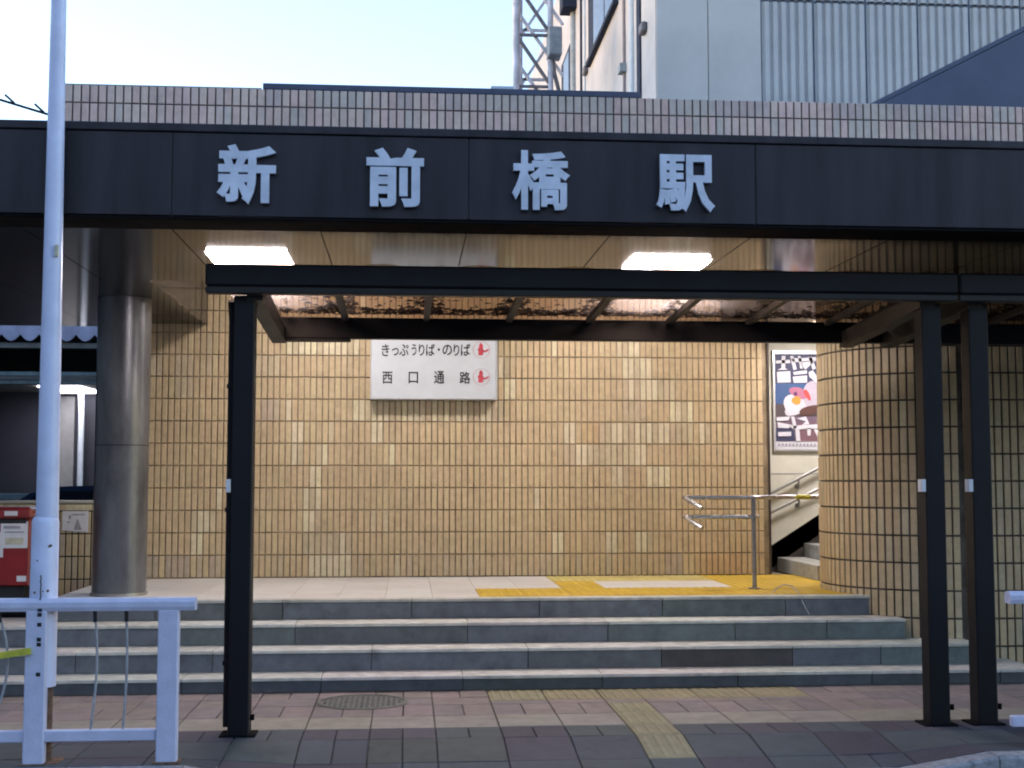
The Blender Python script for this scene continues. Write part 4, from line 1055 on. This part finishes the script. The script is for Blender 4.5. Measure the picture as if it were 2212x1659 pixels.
# side wall facing left: pipes, windows (plane X = XC)
def sy(x): return at(x, 150, X=XC)[1]
def szz(x, y): return at(x, y, X=XC)[2]
def pipe(x0, x1, m, off=.12, z0=ZB0, z1=ZB1, nm='drainpipe'):
    ya, yb = sy(x1), sy(x0); r = (yb-ya)/2*.35
    xc_ = XC-off; r = max(.05, abs(at((x0+x1)/2+ (x1-x0)/2, 150, Y=(ya+yb)/2)[0]-at((x0+x1)/2-(x1-x0)/2, 150, Y=(ya+yb)/2)[0])/2)
    MB().tube([(at((x0+x1)/2, 150, Y=(ya+yb)/2)[0]-0*off, (ya+yb)/2, z0), (at((x0+x1)/2, 150, Y=(ya+yb)/2)[0], (ya+yb)/2, z1)], r, 16).build(nm, m, bd)
def strip(x0, x1, z0, z1, m, off, nm):
    ya, yb = sy(x1), sy(x0); MB().box(XC-off, XC+.001, ya, yb, z0, z1).build(nm, m, bd)
strip(1379, 1386, ZB0, ZB1, 'wframe', .03, 'expansion_joint')
pipe(1359, 1378, 'pipe_white'); pipe(1345, 1357, 'pipe_brown')
# large window with a frame
ya, yb = sy(1335), sy(1276); zw = szz(1278, 129)+.0
zw = at(1300, 79, X=XC)[2]
wf = MB().box(XC-.05, XC+.01, ya, yb, zw, zw+3.2).build('window', 'wframe', bd)
for (u0, u1) in ((1288, 1311), (1313, 1333)):
    MB().box(XC-.056, XC-.045, sy(u1), sy(u0), zw+.10, zw+3.1).build('pane', 'wglass', wf)
MB().box(XC-.10, XC+.0, ya-.1, yb+.1, zw-.09, zw-.002).build('sill', 'wframe', wf)
pipe(1232, 1253, 'pipe_grey'); pipe(1256, 1259, 'wframe', nm='cable_duct'); pipe(1262, 1268, 'pipe_white', nm='cable_duct')
zw2 = at(1222, 130, X=XC)[2]
wf = MB().box(XC-.05, XC+.01, sy(1236), sy(1217), ZB0, zw2).build('window', 'wframe', bd); MB().box(XC-.056, XC-.045, sy(1233), sy(1222), ZB0+.1, zw2-.1).build('pane', 'wglass', wf)
a = at(1245, 10, Y=sy(1243)); MB().cbox(a[0]-.36, a[0]+.36, sy(1243)-.3, sy(1243)+.3, a[2]-.17, a[2]+.3, .02).build('pipe_hopper', 'wframe', bd)
a = at(1351, 152, X=XC); MB().box(XC-.12, XC-.0, a[1]-.12, a[1]+.12, a[2]-.05, a[2]+.1).build('bracket', 'pipe_grey', bd)
for (u, v) in ((1269, 153), (1395, 62)):
    a = at(u, v, X=XC); MB().cbox(XC-.10, XC-.001, a[1]-.14, a[1]+.14, a[2]-.08, a[2]+.08, .02).build('wall_fitting', 'lattice_dark', bd)
# equipment box and lattice tower
TY = 24.0
def tp(x, y, dy=0): return at(x, y, Y=TY+dy)
lat = empty('lattice_tower', 'galvanised steel lattice tower rising beside the pale building', 'tower')
xl_, xr_ = tp(1115, 100)[0], tp(1189, 100)[0]; W_ = xr_-xl_; dp = 1.0
zlo_, zhi_ = 3.2, 12.5
for (x, y, m, r) in ((xl_, TY, 'lattice', .07), (xr_, TY, 'lattice', .055), (xl_+.16, TY+dp, 'lattice', .05), (xr_+.1, TY+dp, 'lattice', .05)):
    MB().tube([(x, y, zlo_), (x, y, zhi_)], r, 10).build('leg', m, lat)
zs = [tp(1150, 218)[2], tp(1150, 187)[2], tp(1150, 76)[2]]
step = (zs[2]-zs[1])
z = zs[1]-step
while z < zhi_:
    MB().bar((xl_, TY, z), (xr_, TY, z), .05).build('tie', 'lattice_dark', lat); MB().bar((xl_+.16, TY+dp, z+step*.45), (xr_+.1, TY+dp, z+step*.45), .05).build('tie', 'lattice', lat)
    MB().bar((xl_, TY, z+step), (xr_+.02, TY, z), .06).build('brace', 'lattice_dark', lat)
    MB().bar((xl_, TY+.03, z+step*1.5), (xr_+.25, TY+.1, z+step*.25), .055).build('brace', 'lattice', lat)
    MB().bar((xl_+.16, TY+dp, z+step*.3), (xr_+.1, TY+dp, z+step*1.2), .05).build('brace', 'lattice', lat)
    MB().bar((xl_, TY, z+step*.5), (xl_+.16, TY+dp, z+step*.9), .04).build('brace', 'lattice', lat)
    z += step
a = tp(1197, 92, -.15); MB().cbox(a[0]-.12, a[0]+.13, TY-.35, TY+.1, tp(1197, 122, -.2)[2], tp(1197, 62, -.2)[2], .02).build('equipment_box', 'grey_box', lat)
MB().tube([tp(1192, 122), tp(1198, 160), tp(1212, 215)], .04, 8).build('cable', 'lattice_dark', lat)
MB().box(xl_-.25, xr_+.4, TY-.25, TY+dp+.25, -.2, zlo_).build('footing', 'concrete', lat)
# sloping navy stair enclosure
en = empty('stair_enclosure', 'navy clad stair enclosure with a sloping roof rising to the right above the tiles', 'enclosure')
YE = 12.6; e0 = at(1905, 225, Y=YE); e1 = at(2212, 70, Y=YE); se = (e1[2]-e0[2])/(e1[0]-e0[0])
X9 = 9.6
MB().prism([(e0[0]-.3, e0[2]-.3), (X9, e0[2]-.3), (X9, e0[2]+se*(X9-e0[0])), (e0[0]-.02, e0[2]-.0)], 'y', YE, 15.1).build('side_wall', 'navy', en)
rm = MB(); rm.add([(e0[0]-.12,YE+.02,e0[2]-.045),(X9,YE+.02,e0[2]+se*(X9-e0[0])+.02),(X9,YE+.02,e0[2]+se*(X9-e0[0])+.07),(e0[0]-.12,YE+.02,e0[2]+.005),
                   (e0[0]-.12,15.2,e0[2]-.045),(X9,15.2,e0[2]+se*(X9-e0[0])+.02),(X9,15.2,e0[2]+se*(X9-e0[0])+.07),(e0[0]-.12,15.2,e0[2]+.005)],
                  [(0,1,2,3),(7,6,5,4),(0,4,5,1),(1,5,6,2),(2,6,7,3),(3,7,4,0)]); rm.build('roof_edge', 'navy', en)
# stair passage ceiling with its lamp
lamp(4.15, 4.75, 12.75, 13.25, ZS-.002, 'lit ceiling lamp inside the stair passage behind the curved wall', 'lamp_passage')
# unseen buildings added behind the camera to cut off low sky light
for i, (x0, x1, y1, h) in enumerate(((-46, -27, -27, 10), (-26, -8, -25, 12), (-7, 9, -26, 11), (10, 30, -25, 13), (31, 50, -28, 10))):
    b = empty('unseen_sky_blocker', ['low grey', 'tall beige', 'brown', 'tall grey', 'small pale'][i]+' building added unseen behind the camera to block low sky', 'building', group=None)
    MB().box(x0, x1, y1-10, y1, -.15, h).build('wall', ['concrete','bwall','shed_beam','concrete','bwall'][i], b)
    MB().box(x0-.2, x1+.2, y1-10.2, y1+.2, h+.002, h+.4).build('roof', 'shed_dark', b)
    wx = x0+1.2
    while wx < x1-1.6:
        for fl in range(int(h//3)): MB().box(wx, wx+1.4, y1+.002, y1+.04, fl*3+.9, fl*3+2.3).build('window', 'wglass', b)
        wx += 2.6
nb = empty('unseen_glow_blocker', 'grey flat-roofed block added out of view at the left to block low sky glow', 'building')  # added out of view, keeps the horizon glow at left off the porch
MB().box(-34, -16, -6, 42, -.15, 9).build('wall', 'bwall', nb); MB().box(-34.2, -15.8, -6.2, 42.2, 9.002, 9.4).build('roof', 'shed_dark', nb)
wy = -4
while wy < 40: MB().box(-16, -15.96, wy, wy+1.6, 1.0, 2.4).build('window', 'wglass', nb); MB().box(-16, -15.96, wy, wy+1.6, 4.6, 6.0).build('window', 'wglass', nb); wy += 3.2
# overhead cable
a = at(-60, 200, Y=13.0); b = at(2, 216, Y=13.0); c = at(100, 246, Y=13.0); d_ = at(150, 262, Y=13.0)
wire = empty('overhead_cable', 'thin dark overhead cable with small clips crossing the sky at the left', 'cable')
MB().tube([a, b, c, d_, (d_[0]+.6, 13.0, 4.17)], .013, 8).build('cable_line', 'frame', wire)
for u, v in ((18, 214), (155/1.852*1.0+0, 0)):
    pass
for u, v in ((22, 218), (86, 238)):
    p_ = at(u, v, Y=13.0); MB().bar((p_[0]-.05, 13.0, p_[2]+.06), (p_[0]+.04, 13.0, p_[2]-.02), .022).build('clip', 'frame', wire)
MB().tube([(a[0]-.0, 13.0, a[2]), (-12, 13.0, a[2]+1.6)], .013, 8).build('cable_line', 'frame', wire)
